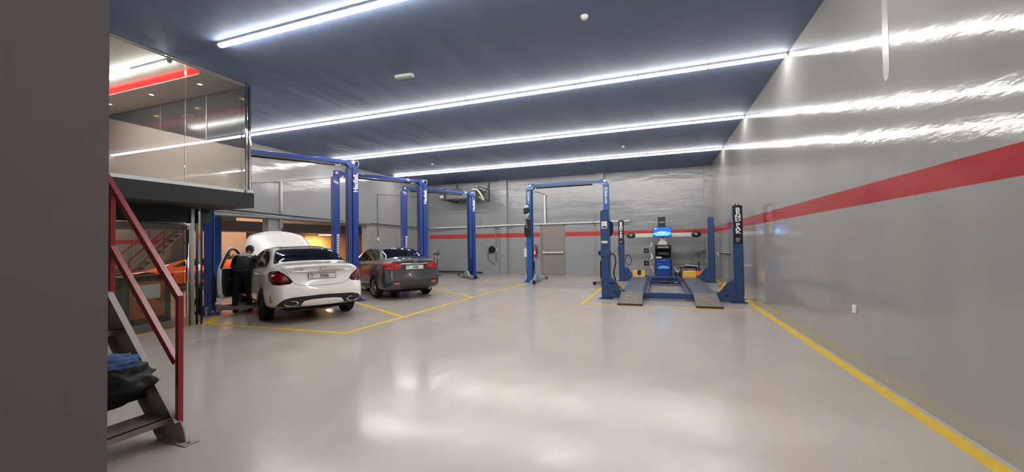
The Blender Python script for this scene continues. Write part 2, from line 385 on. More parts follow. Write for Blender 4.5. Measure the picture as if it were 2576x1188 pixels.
# ---- the space beyond the left wall
struct(MB().bx(-20.2, -20.0, FY, 12.5, 0, 4.6).build('wall_showroom', wall_paint('showroom grey paint', (140, 136, 130), (1.70, 1.87), rough=.4, bumps=((.0002, 30),))), 'far showroom wall with a red band')
struct(MB().bx(-17.2, -17.0, 10.6, BY, 0, 4.6).build('wall_cream', M_peach), 'cream wall seen through the openings')
struct(MB().bx(-14.6, -14.5, 13.4, BY, 0, 2.0).build('wall_passage', mat('warm yellow paint', (240, 190, 116), .6)), 'warm yellow lit wall behind the grey car')
b = MB(); b.bx(-13.4, -12.7, 6.2, 11.0, 2.02, 2.36); b.bx(-14.6, -12.7, 11.0, 16.6, 2.02, 2.36)
struct(b.build('trim_%d' % TR[0], mat('dark grey fascia', (86, 83, 90), .5)), 'dark fascia band seen through the openings'); TR[0] += 1
# ================================================================ ceiling tube lights
M_tube = mat('lit tube diffuser', (255, 250, 244), .5, emit=TUBE)
M_cap = mat('white fitting', (210, 210, 208), .5)
SEG = 1.2
def make_tube():
    t = thing('ceiling_tube_light', 'x', 'ceiling light')
    MB().bx(-.594, .594, -.041, .041, -.034, -.001).build('housing', M_cap, t)
    MB().prism([(-.038, -.035), (-.041, -.050), (-.030, -.068), (0, -.074), (.030, -.068), (.041, -.050), (.038, -.035)], 'x', -.588, .588).build('diffuser', M_tube, t)
    
    for s_ in (-1, 1): MB().bx(s_*.594, s_*.588, -.034, .034, -.066, -.001).build('end_cap', M_cap, t)
    return t
tube0 = make_tube(); tube_used = False
ORD = ['first', 'second', 'third', 'fourth', 'fifth', 'sixth', 'seventh', 'eighth', 'ninth', 'tenth', 'eleventh', 'twelfth']
ROWS = [(-1.2, 6, 'unseen row added behind the camera'), (4.24, 7, 'nearest row, cut by the photo edge'), (7.92, 11, 'second row from the camera'), (11.48, 11, 'third row from the camera'), (15.15, 11, 'row nearest the far wall')]  # first row is unseen, added to light the room from behind
for y, n, rl in ROWS:
    for k in range(n):
        x = 2.11-SEG/2-SEG*k
        lab = 'white ceiling tube, %s from right wall, %s' % (ORD[k], rl)
        if not tube_used: t = tube0; t.location = (x, y, CZ); t['label'] = lab; t['group'] = 'tube lights in the ' + rl; tube_used = True
        else: dup(tube0, (x, y, CZ), 0, lab, 'tube lights in the ' + rl)
for k in range(3):
    dup(tube0, (-8.08-SEG*k, 4.24, 4.60), 0, 'white tube light in the mezzanine ceiling, %s from the glass' % ORD[k], 'tube lights in the mezzanine')
# lamps added to brighten the neighbouring spaces
M_warm = mat('warm fill lamp', (255, 228, 196), .5, emit=24)
M_cool = mat('neutral fill lamp', (255, 240, 228), .5, emit=16)
for i, (x, y, z, s_) in enumerate(((-13.4, 8.2, CZ, .6), (-15.0, 12.5, CZ, .5), (-13.7, 13.9, 2.02, .5), (-11.2, 3.2, 2.25, .5), (-16, 3.2, 2.25, .6), (-18.4, 8.6, CZ, 1.0), (-13.9, 11.2, CZ, .7), (-14.0, 3.6, 2.25, .9))):
    lab = ['square warm fill lamp added above the orange car', 'square warm fill lamp added behind the pier between the openings', 'small warm lamp added under the dark fascia by the grey car', 'square lamp added behind the shopfront above the counters', 'square lamp added deep in the showroom under the mezzanine', 'large square lamp added over the second stair in the showroom', 'square lamp added over the cream walled passage', 'square lamp in the showroom added in front of the silver car'][i]
    t = thing('fill_lamp', lab, 'fill lamp', (x, y, z))
    MB().bx(-s_/2-.02, s_/2+.02, -s_/2-.02, s_/2+.02, -.02, -.001).build('frame', M_cap, t)
    MB().bx(-s_/2, s_/2, -s_/2, s_/2, -.03, -.02).build('diffuser', M_cool if i in (3, 4, 5, 7) else M_warm, t)
# ================================================================ cars
def interp(tab, x):
    """smooth (monotone cubic-ish) lookup in a list of (x, v)"""
    if x <= tab[0][0]: return tab[0][1]
    if x >= tab[-1][0]: return tab[-1][1]
    for i in range(len(tab)-1):
        if tab[i][0] <= x <= tab[i+1][0]: break
    x0, y0 = tab[i]; x1, y1 = tab[i+1]; h = x1-x0; t = (x-x0)/h
    def sl(k):
        if k <= 0 or k >= len(tab)-1: return None
        a = (tab[k][1]-tab[k-1][1])/(tab[k][0]-tab[k-1][0]); b_ = (tab[k+1][1]-tab[k][1])/(tab[k+1][0]-tab[k][0])
        return 0 if a*b_ <= 0 else 2*a*b_/(a+b_)
    d = (y1-y0)/h; m0 = sl(i); m1 = sl(i+1); m0 = d if m0 is None else m0; m1 = d if m1 is None else m1
    return (2*t**3-3*t**2+1)*y0+(t**3-2*t**2+t)*h*m0+(-2*t**3+3*t**2)*y1+(t**3-t**2)*h*m1

def car_body(T, axles, rw, arch_y):
    """closed car shell; T holds the tables zt zs yr w zb dxr dxf, L = length"""
    L = T['L']; xs = T['xs']; rings = []
    def ring(x, ky=1.0, push=0.0):
        w_ = interp(T['w'], x); zt = interp(T['zt'], x); zs = interp(T['zs'], x); yr = interp(T['yr'], x); zb = interp(T['zb'], x)
        pts = [(0, zb), (.55*w_, zb), (.88*w_, zb), (.975*w_, zb+.07), (w_, .42), (1.0*w_, .58), (.99*w_, zs-.17), (.968*w_, zs-.045), (.925*w_, zs)]
        g0 = (.90*w_, zs+.012); g1 = (yr, zt-T.get('edge', .05))
        if g1[1] < g0[1]: g1 = (g1[0], g0[1]+.01)
        for k in (.06, .5, .94): pts.append((g0[0]+(g1[0]-g0[0])*k + .02*sin(pi*k), g0[1]+(g1[1]-g0[1])*k))
        pts += [(yr*.93, zt-T.get('edge', .05)*.4), (yr*.55, zt-.006), (0, zt)]
        fr = max(0, 1-x/.40); ff = max(0, 1-(L-x)/.5)
        out = []
        for y, z in pts:
            xx = x + push + interp(T['dxr'], z)*fr - interp(T['dxf'], z)*ff
            out.append(Vector((xx, y*ky, z)))
        return out
    R = [ring(0, k, -p) for k, p in ((.02, .03), (.35, .028), (.68, .016), (.9, .005))] + [ring(x) for x in xs] + [ring(L, k, p) for k, p in ((.9, .01), (.68, .03), (.35, .045), (.02, .05))]
    bm = bmesh.new(); n = len(R[0]); V = []
    for r in R:
        full = [bm.verts.new(p) for p in r] ; mir = [bm.verts.new((p.x, -p.y, p.z)) for p in r[1:-1]]
        V.append(full + mir[::-1])
    m = len(V[0])
    for A, B in zip(V, V[1:]):
        for k in range(m): bm.faces.new((A[k], A[(k+1) % m], B[(k+1) % m], B[k]))
    for Rr in (V[0], V[-1]):
        h = n-1
        for k in range(h):
            a, b_ = Rr[k], Rr[k+1]; c, d = Rr[(m-k-1) % m], Rr[(m-k) % m]
            vs = []
            for v in (a, b_, c, d):
                if v not in vs: vs.append(v)
            try: bm.faces.new(vs)
            except ValueError: pass
    bmesh.ops.recalc_face_normals(bm, faces=bm.faces)
    me = bpy.data.meshes.new('shell'); bm.to_mesh(me); bm.free()
    o = bpy.data.objects.new('shell', me); COL.objects.link(o)
    for p in me.polygons: p.use_smooth = True
    o.modifiers.new('u', 'SUBSURF').levels = 2
    cb = MB()
    for ax in axles:
        for s_ in (-1, 1): cb.rod((ax, s_*arch_y, rw), (ax, s_*1.2, rw), rw+.045, 40); cb.box((ax, s_*(arch_y+.3), rw-.25), (2*(rw+.03), .6, .4))
    bmesh.ops.recalc_face_normals(cb.b, faces=cb.b.faces); cm = bpy.data.meshes.new('cut'); cb.b.to_mesh(cm); cb.b.free()
    co = bpy.data.objects.new('cut', cm); COL.objects.link(co)
    bo = o.modifiers.new('b', 'BOOLEAN'); bo.operation = 'DIFFERENCE'; bo.object = co; bo.solver = 'EXACT'; bo.use_self = True
    bpy.context.view_layer.update()
    dg = bpy.context.evaluated_depsgraph_get(); ev = o.evaluated_get(dg)
    out = bpy.data.meshes.new_from_object(ev)
    bo.show_viewport = False; dg.update(); bpy.context.view_layer.update()
    full = bpy.data.meshes.new_from_object(o.evaluated_get(bpy.context.evaluated_depsgraph_get()))
    bvh = BVHTree.FromPolygons([v.co for v in full.vertices], [list(p.vertices) for p in full.polygons])
    bpy.data.objects.remove(o); bpy.data.objects.remove(co); bpy.data.meshes.remove(full)
    for p in out.polygons: p.use_smooth = True
    out.set_sharp_from_angle(angle=radians(38))
    return out, bvh

def proj_rear(p): return Vector((-2, p[0], p[1])), Vector((1, 0, 0))
def proj_side(s): return lambda p: (Vector((p[0], s*3, p[1])), Vector((0, -s, 0)))
def proj_top(p): return Vector((p[0], p[1], 4)), Vector((0, 0, -1))
def proj_front(L): return lambda p: (Vector((L+2, p[0], p[1])), Vector((-1, 0, 0)))
def proj_corner(cx, cy, s, front=False):
    def f(p):
        a = radians(p[0]); d = Vector((cos(a) if front else -cos(a), s*sin(a), 0)); c = Vector((cx, s*cy, p[1]))
        return c+d*3, -d
    return f
def decal(bvh, polys, f, off, m, name, parent, edge=.032, rim_off=.0015, flat=False, label=None, smooth=True):
    """polygons laid onto the car surface by projection; the middle stands off by `off`, the rim is sunk in"""
    bm = bmesh.new()
    k_ = 1.0
    for poly in polys:
        vs = [bm.verts.new((p[0], p[1], 0)) for p in poly]; bm.faces.new(vs)
    ed = edge
    bmesh.ops.triangulate(bm, faces=bm.faces)
    def hit(co):
        o, d = f(co); loc, no, _, _ = bvh.ray_cast(o, d)
        return loc if loc is not None else bvh.find_nearest(o+d*2)[0]
    for it in range(9):
        H = {v: hit(v.co) for v in bm.verts}
        lg = [e for e in bm.edges if (H[e.verts[0]]-H[e.verts[1]]).length > ed]
        if not lg: break
        bmesh.ops.subdivide_edges(bm, edges=lg, cuts=1); bmesh.ops.triangulate(bm, faces=bm.faces)
    rim = {v for e in bm.edges if e.is_boundary for v in e.verts}
    for v in bm.verts:
        o, d = f(v.co); loc, no, _, _ = bvh.ray_cast(o, d)
        if loc is None: loc, no, _, _ = bvh.find_nearest(o+d*2)
        if no.dot(d) > 0: no = -no
        v.co = loc + no*(off if (flat or v not in rim) else rim_off)
    bmesh.ops.recalc_face_normals(bm, faces=bm.faces)
    # make normals point outwards
    fc = bm.faces[:] 
    if fc:
        c = fc[0].calc_center_median(); o, d = f(Vector((polys[0][0][0], polys[0][0][1], 0)))
        if fc[0].normal.dot(d) > 0: bmesh.ops.reverse_faces(bm, faces=fc)
    me = bpy.data.meshes.new(name); bm.to_mesh(me); bm.free()
    return mesh_obj(name, me, m, parent, smooth=smooth, label=label)
def sx(bvh, y, z, off=.0):
    loc = bvh.ray_cast(Vector((-2, y, z)), Vector((1, 0, 0)))[0]
    return (loc.x if loc else 0)-off
def strip(pts, wd):
    """thin band along a 2D polyline as polygons"""
    out = []
    for a, b_ in zip(pts, pts[1:]):
        dx, dy = b_[0]-a[0], b_[1]-a[1]; l = math.hypot(dx, dy) or 1; nx, ny = -dy/l*wd/2, dx/l*wd/2
        out.append([(a[0]-nx, a[1]-ny), (b_[0]-nx, b_[1]-ny), (b_[0]+nx, b_[1]+ny), (a[0]+nx, a[1]+ny)])
    return out
def mirror_poly(p): return [(-a, b_) for a, b_ in p][::-1]

M_tyre = mat('tyre rubber', (24, 24, 25), .75, spec=.25, bump=.002, bscale=60)
M_cwhite = mat('white car paint', (236, 233, 228), .22, coat=1, spec=.5)
M_cgrey = mat('dark grey metallic car paint', (58, 58, 62), .28, metal=.35, coat=1)
M_corange = mat('orange car paint', (232, 92, 12), .22, coat=1)
M_csilver = mat('silver car paint', (140, 146, 144), .25, metal=.4, coat=1)
M_tint = mat('dark tinted car glass', (7, 7, 8), .03, spec=.5)
M_lampr = mat('red tail lamp', (120, 8, 16), .08, spec=.8, coat=1)
M_lampr2 = mat('bright red tail lamp', (196, 22, 20), .08, spec=.8, coat=1)
M_lampd = mat('dark red tail lamp edge', (52, 4, 10), .08, coat=1)
M_rim = mat('alloy wheel', (190, 190, 192), .25, metal=.9)
M_rimd = mat('dark alloy wheel', (70, 70, 74), .3, metal=.9)
M_seam = mat('panel gap', (26, 25, 24), .8)
M_plate = mat('number plate white', (222, 222, 216), .4)
M_ink = mat('black plate lettering', (18, 18, 20), .5)
M_lens = mat('clear lamp lens', (190, 196, 200), .08, spec=.8, metal=.3, coat=1)
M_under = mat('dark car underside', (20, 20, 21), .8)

def well(parent, ax, y, rw):
    pts = [(ax+(rw+.04)*cos(a), rw+(rw+.04)*sin(a)) for a in [radians(v) for v in range(-20, 201, 10)]]
    MB().prism(pts, 'y', y-.01, y+.01).build('wheel_well', M_under, parent)
def wheel(parent, x, y, r, side, rim_mat, wd=.22, spokes=10):
    R_ = Matrix.Translation((x, y, r)) @ Matrix.Rotation(-side*pi/2, 4, 'X')
    b = MB(); h = wd/2; b.lathe([(r*.66, -h+.01), (r*.80, -h), (r*.94, -h+.012), (r, -h+.045), (r, -.02), (r-.008, -.018), (r-.008, -.008), (r, -.006), (r, .03), (r-.008, .032), (r-.008, .042), (r, .044), (r, h-.045), (r*.94, h-.012), (r*.80, h), (r*.66, h-.01), (r*.64, h-.05), (r*.6, -h+.05), (r*.66, -h+.01)], 48, R_)
    w_ = b.build('wheel', M_tyre, parent, smooth=True)
    b = MB(); ri = r*.655
    b.lathe([(ri*.93, h-.012), (ri, h-.004), (ri, h-.03), (ri*.93, h-.05), (ri*.93, h-.012)], 40, R_)
    b.lathe([(0, h-.02), (.05, h-.022), (.062, h-.04), (0, h-.04)], 20, R_)
    for k in range(spokes):
        a = 2*pi*k/spokes; u = Vector((cos(a), sin(a), 0)); a0 = R_ @ (u*.045+Vector((0, 0, h-.035))); a1 = R_ @ (u*ri*.95+Vector((0, 0, h-.022)))
        ax = R_.to_3x3() @ Vector((0, 0, 1)); b.bar(a0, a1, .022, .02, up=ax)
    b.build('rim', rim_mat, w_, smooth=False)
    MB().lathe([(0, h-.075), (ri*.9, h-.07), (ri*.9, h-.08), (0, h-.08)], 24, R_).build('brake_disc', M_rimd, w_)
    return w_

def plate(parent, x, y, z, txt, wd=.52, ht=.115, framecol=None, tilt=0):
    p = MB().box((x, y, z), (.012, wd, ht)).build('number_plate', framecol or M_blackp, parent, bev=.003)
    MB().box((x-.007, y, z), (.004, wd-.022, ht-.02)).build('plate_face', M_plate, p)
    M = frame_mtx((x-.0105, y, z), (0, -1, 0), (0, 0, 1))
    letters('plate_lettering', [(txt, .098, .035, -.004, .002, .72), ('DUBAI', .026, -.195, .026, .001, .9), ('G' if txt == '19306' else 'J', .036, -.195, -.018, .001, 1)], M_ink, M, p)
    return p
# ---- white saloon seen from behind
def white_saloon(loc, heading):
    t = thing('white_saloon_car', 'white saloon car with open bonnet and open driver door in the blue lift', 'car', loc, heading)
    O = 1.05           # rear overhang: the root stands on the ground under the rear axle
    T = dict(L=4.69, xs=[0, .05, .13, .26, .45, .65, .85, 1.05, 1.3, 1.6, 1.95, 2.3, 2.65, 2.95, 3.25, 3.5, 3.75, 4.05, 4.3, 4.5, 4.62, 4.69],
        zt=[(0, 1.075), (.15, 1.098), (.4, 1.115), (.68, 1.135), (1.0, 1.30), (1.35, 1.42), (1.8, 1.465), (2.3, 1.47), (2.8, 1.40), (3.2, 1.23), (3.6, 1.03), (4.05, .97), (4.4, .87), (4.69, .72)],
        zs=[(0, .955), (.3, .975), (1.0, .985), (2.2, .965), (3.3, .93), (4.0, .87), (4.69, .64)],
        yr=[(0, .60), (.15, .66), (.5, .69), (.8, .665), (1.2, .62), (2.3, .60), (2.9, .60), (3.4, .68), (4.0, .72), (4.69, .45)],
        w=[(0, .71), (.06, .775), (.15, .825), (.35, .872), (.7, .90), (1.1, .91), (2.3, .905), (3.8, .905), (4.2, .87), (4.5, .77), (4.69, .60)],
        zb=[(0, .29), (.3, .25), (1, .20), (4.3, .19), (4.69, .22)],
        dxr=[(.2, .10), (.3, .03), (.42, 0), (.62, .0), (.70, .03), (.78, .085), (.9, .095), (1.0, .07), (1.06, .03), (1.1, .02)], dxf=[(.2, .05), (.5, 0), (.9, .12)])
    me, bvh = car_body(T, (1.05, 3.89), .33, .60)
    b = mesh_obj('body', me, M_cwhite, t); 
    parts = []
    def D(*a, **k): o = decal(bvh, *a, **k); parts.append(o); return o
    # glass
    rw_ = [(.70, .69), (.70, -.69), (.80, -.71), (1.10, -.64), (1.30, -.57), (1.35, -.50), (1.37, 0), (1.35, .50), (1.30, .57), (1.10, .64), (.80, .71)]
    D([rw_], proj_top, .003, M_tint, 'rear_window', t)
    D([[(1.40, .47), (1.40, -.47), (2.0, -.49), (2.72, -.50), (2.76, 0), (2.72, .50), (2.0, .49)]], proj_top, .003, M_tint, 'glass_roof', t)
    D([[(2.86, .50), (2.86, -.50), (3.1, -.58), (3.42, -.66), (3.44, 0), (3.42, .66), (3.1, .58)]], proj_top, .003, M_tint, 'windscreen', t)
    for s in (1, -1):
        D([[(1.03, 1.035), (1.95, 1.02), (1.95, 1.365), (1.70, 1.355), (1.45, 1.315), (1.2, 1.225), (1.05, 1.13)]], proj_side(s), .003, M_tint, 'rear_door_window', t)
        if s < 0: D([[(2.02, 1.02), (3.22, .995), (3.05, 1.12), (2.85, 1.23), (2.6, 1.32), (2.3, 1.36), (2.02, 1.368)]], proj_side(s), .003, M_tint, 'front_door_window', t)
        D(strip([(.96, 1.02), (1.5, 1.006), (3.25, .975)], .016), proj_side(s), .005, M_chrome, 'belt_trim', t, flat=True)
        D(strip([(.96, 1.02), (1.04, 1.16), (1.2, 1.255), (1.45, 1.345), (1.75, 1.385), (2.3, 1.39), (2.65, 1.345), (3.05, 1.16), (3.25, .985)], .012), proj_side(s), .005, M_chrome, 'window_trim', t, flat=True)
        D(strip([(1.98, 1.0), (2.0, .7), (1.98, .32)], .007), proj_side(s), .0015, M_seam, 'door_gap', t, flat=True)
        D(strip([(1.12, 1.0), (1.24, .85), (1.42, .60), (1.50, .40), (1.52, .30), (1.98, .28)], .007), proj_side(s), .0015, M_seam, 'door_gap', t, flat=True)
        # tail lamp
        tl = [(17, .775), (20, .735), (30, .72), (44, .728), (54, .80), (63, .92), (60, .965), (48, .985), (36, .985), (28, .94), (22, .86)]
        D([tl], proj_corner(.80, .30, s), .004, M_lampd, 'tail_lamp', t, rim_off=.003)
        il = [(22, .79), (30, .775), (43, .785), (51, .84), (57, .925), (47, .955), (37, .955), (30, .91), (25, .85)]
        o = decal(bvh, [il], proj_corner(.80, .30, s), .012, M_lampr, 'lamp_lens', t, rim_off=.006); o.parent = parts[-1]
        D(strip([(.46, .955), (.40, .88), (.33, .77), (.27, .70)], .006) if 0 else strip([(s*.70, 1.07), (s*.655, 1.0), (s*.60, .90), (s*.545, .79), (s*.49, .73), (s*.38, .695), (s*.2, .68), (0, .675)], .007), proj_rear, .0015, M_seam, 'boot_gap', t, flat=True)
        # slit in the bumper corner
        D([[(50, .36), (52, .36), (54, .52), (50, .50)]], proj_corner(.75, .30, s), .002, M_seam, 'air_slit', t, flat=True)
        wheel(t, 1.05-0, s*.80, .33, s, M_rimd); wheel(t, 3.89, s*.80, .33, s, M_rimd)
        # wheel-well liners
        for ax in (1.05, 3.89):
            well(t, ax, s*.59, .33)
        hd = MB().tube([(0, 0, 0), (0, s*.035, .004), (.03, s*.045, .006), (.16, s*.045, .006), (.19, s*.035, .004), (.19, 0, 0)], .011, 8).build('door_handle', M_cwhite, t, loc=(1.36, s*.885, .885), smooth=True)
        D([[(50, .34), (54, .34), (54, .34), (51, .52), (50, .5)]][:0] or [[(s*.845, .40), (s*.845, .41), (s*.83, .41), (s*.83, .40)]], proj_rear, .001, M_seam, 'parking_sensor', t, flat=True)
    # lower bumper: black band, white insert, exhaust tips
    blk = [(-.80, .31), (-.76, .39), (-.69, .45), (-.56, .48), (0, .50), (.56, .48), (.69, .45), (.76, .39), (.80, .31), (.70, .30), (0, .305), (-.70, .30)]
    D([blk], proj_rear, .004, M_blackp, 'rear_diffuser', t)
    ins = [(-.42, .31), (-.35, .40), (-.2, .42), (0, .425), (.2, .42), (.35, .40), (.42, .31), (.25, .30), (0, .298), (-.25, .30)]
    D([ins], proj_rear, .010, M_cwhite, 'diffuser_panel', t)
    for x_ in (-.13, .13): D(strip([(x_, .305), (x_*1.1, .405)], .012), proj_rear, .018, M_cwhite, 'diffuser_fin', t)
    for s in (1, -1):
        M_ = Matrix.Translation((sx(bvh, s*.57, .36)-.004, s*.57, .365)) @ Matrix.Rotation(s*radians(-14), 4, 'Z') @ Matrix.Rotation(pi/2, 4, 'Y') @ Matrix.Diagonal((.42, 1, 1, 1))
        b_ = MB(); b_.lathe([(.125, .08), (.125, -.005), (.115, -.012), (.100, -.008), (.098, .05)], 28, M_); e = b_.build('exhaust_tip', M_chrome, t, smooth=True)
        MB().lathe([(0, .03), (.098, .03), (.098, .035), (0, .035)], 24, M_).build('exhaust_hole', M_under, e)
    # chrome bar, plate, star, badge
    b_ = MB(); bp_ = [(sx(bvh, y_, .962, .006), y_, .962) for y_ in (-.58, -.45, -.3, -.15, 0, .15, .3, .45, .58)]; b_.tube(bp_, [.005, .014, .018, .018, .018, .018, .018, .014, .005], 10); b_.build('chrome_bar', M_chrome, t, smooth=True)
    D([[(-.30, .79), (-.29, .94), (.29, .94), (.30, .79), (.27, .77), (-.27, .77)]], proj_rear, .001, M_cwhite, 'plate_recess', t, flat=True)
    plate(t, sx(bvh, 0, .86, .008), 0, .86, '19306')
    R_ = .043; cz = 1.03; cx = sx(bvh, 0, 1.03, .010)
    b_ = MB(); b_.tube([(cx+(0)*.2, R_*cos(a), cz+R_*sin(a)) for a in [2*pi*k/24 for k in range(24)]], .0045, 6, closed=True)
    for k in range(3):
        a = pi/2+2*pi*k/3; b_.rod((cx, 0, cz), (cx, R_*cos(a), cz+R_*sin(a)), .008, 6, r2=.002)
    b_.build('star_emblem', M_chrome, t, smooth=True)
    letters('badge', [('C 200', .052, 0, 0, .001, 1.15)], M_chrome, frame_mtx((sx(bvh, .40, 1.0, .016), .42, 1.005), (sx(bvh, .30, 1.0)-sx(bvh, .48, 1.0), -.18, 0), (0, 0, 1)), t)
    # underside
    MB().bx(.35, 4.4, -.58, .58, .18, .3).build('underbody', M_under, t)
    MB().rod((.5, -.30, .24), (.5, .45, .24), .10, 16).build('silencer', M_galv, t)
    # bonnet standing open
    hb = MB(); nx, ny = 8, 10; grid = []
    for i in range(nx+1):
        u = i/nx; row = []
        for j in range(ny+1):
            v = -1+2*j/ny; half = .70 + .07*sin(pi*min(1, u*1.0)*.6) - (.16*max(0, u-.7)/.3 if u > .7 else 0)
            xx = u*1.12 - .14*abs(v)**2.2*(u) ; zz = .035*(1-v*v) + .02*sin(pi*u)
            row.append(hb.b.verts.new((xx, v*half*1.04, zz)))
        grid.append(row)
    for i in range(nx):
        for j in range(ny): hb.b.faces.new((grid[i][j], grid[i+1][j], grid[i+1][j+1], grid[i][j+1]))
    ho = hb.build('bonnet', M_cwhite, t, smooth=True, solid=.025); ho.location = (3.50, 0, 1.0); ho.rotation_euler = (0, -radians(50), 0)
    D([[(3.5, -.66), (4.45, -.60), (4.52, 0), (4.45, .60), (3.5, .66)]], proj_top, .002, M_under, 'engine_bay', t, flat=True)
    for s in (1, -1): MB().rod((3.7, s*.62, .95), (3.95, s*.60, 1.50), .012, 8).build('gas_strut', M_blackp, t)
    # far side door mirror
    MB().box((3.05, -1.0, 1.03), (.11, .20, .13)).build('door_mirror', M_cwhite, t, bev=.03)
    # driver's door: the opening in the body and the door swung out
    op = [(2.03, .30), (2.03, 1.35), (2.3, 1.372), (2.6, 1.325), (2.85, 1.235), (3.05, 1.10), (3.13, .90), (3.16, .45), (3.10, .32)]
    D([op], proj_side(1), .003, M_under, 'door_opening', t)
    dr = bpy.data.objects.new('front_door', None)
    b_ = MB()
    # door: outer skin with thickness, lower part
    prof = [(0, .32), (0, .98), (1.10, 1.0), (1.12, .70), (1.08, .45), (1.0, .33)]
    b_.prism([(-x_, z_) for x_, z_ in prof], 'y', .0, .055)
    d = b_.build('front_door', M_cwhite, t, bev=.012); d.location = (3.14, .87, 0); d.rotation_euler = (0, 0, -radians(32))
    d2 = MB().prism([(-x_, z_) for x_, z_ in [(.05, .36), (.05, .97), (1.03, .985), (1.04, .70), (1.0, .46), (.93, .37)]], 'y', -.05, -.0).build('door_card', mat('black door lining', (22, 21, 22), .45), d, bev=.01)
    MB().tube([(-.03, 0, .99), (-.25, -.03, 1.20), (-.45, -.05, 1.34), (-.62, -.055, 1.405), (-.78, -.055, 1.395), (-.90, -.04, 1.28), (-1.0, -.02, 1.12), (-1.06, 0, 1.0)], .026, 8).build('window_frame', M_blackp, d, smooth=True)
    MB().tube([(-.0, .035, .99), (-.24, .01, 1.22), (-.45, -.01, 1.37), (-.62, -.02, 1.435), (-.79, -.02, 1.425), (-.925, -.01, 1.30), (-1.03, .015, 1.12), (-1.09, .035, .99)], .014, 8).build('outer_frame', M_cwhite, d, smooth=True)
    MB().bx(-.95, -.45, -.10, -.04, .70, .76).build('armrest', M_blackp, d, bev=.02)
    MB().bx(-.42, -.34, -.07, -.05, .80, .835).build('inner_handle', M_chrome, d, bev=.008)
    MB().bx(-1.128, -1.10, -.015, .04, .55, .92).build('door_edge_plate', M_white, d, bev=.004)
    MB().box((-.12, .12, 1.03), (.10, .18, .12)).build('door_mirror', M_cwhite, d, bev=.03)
    # the body rides a little high on its springs above the wheels
    for o in t.children: o.location = (o.location.x-O, o.location.y, o.location.z+(0 if o.name.startswith('wheel.') or o.name == 'wheel' else .045))
    return t
WHITE_HEAD = radians(151.5)
white_saloon((-7.2, 6.74, 0), WHITE_HEAD)

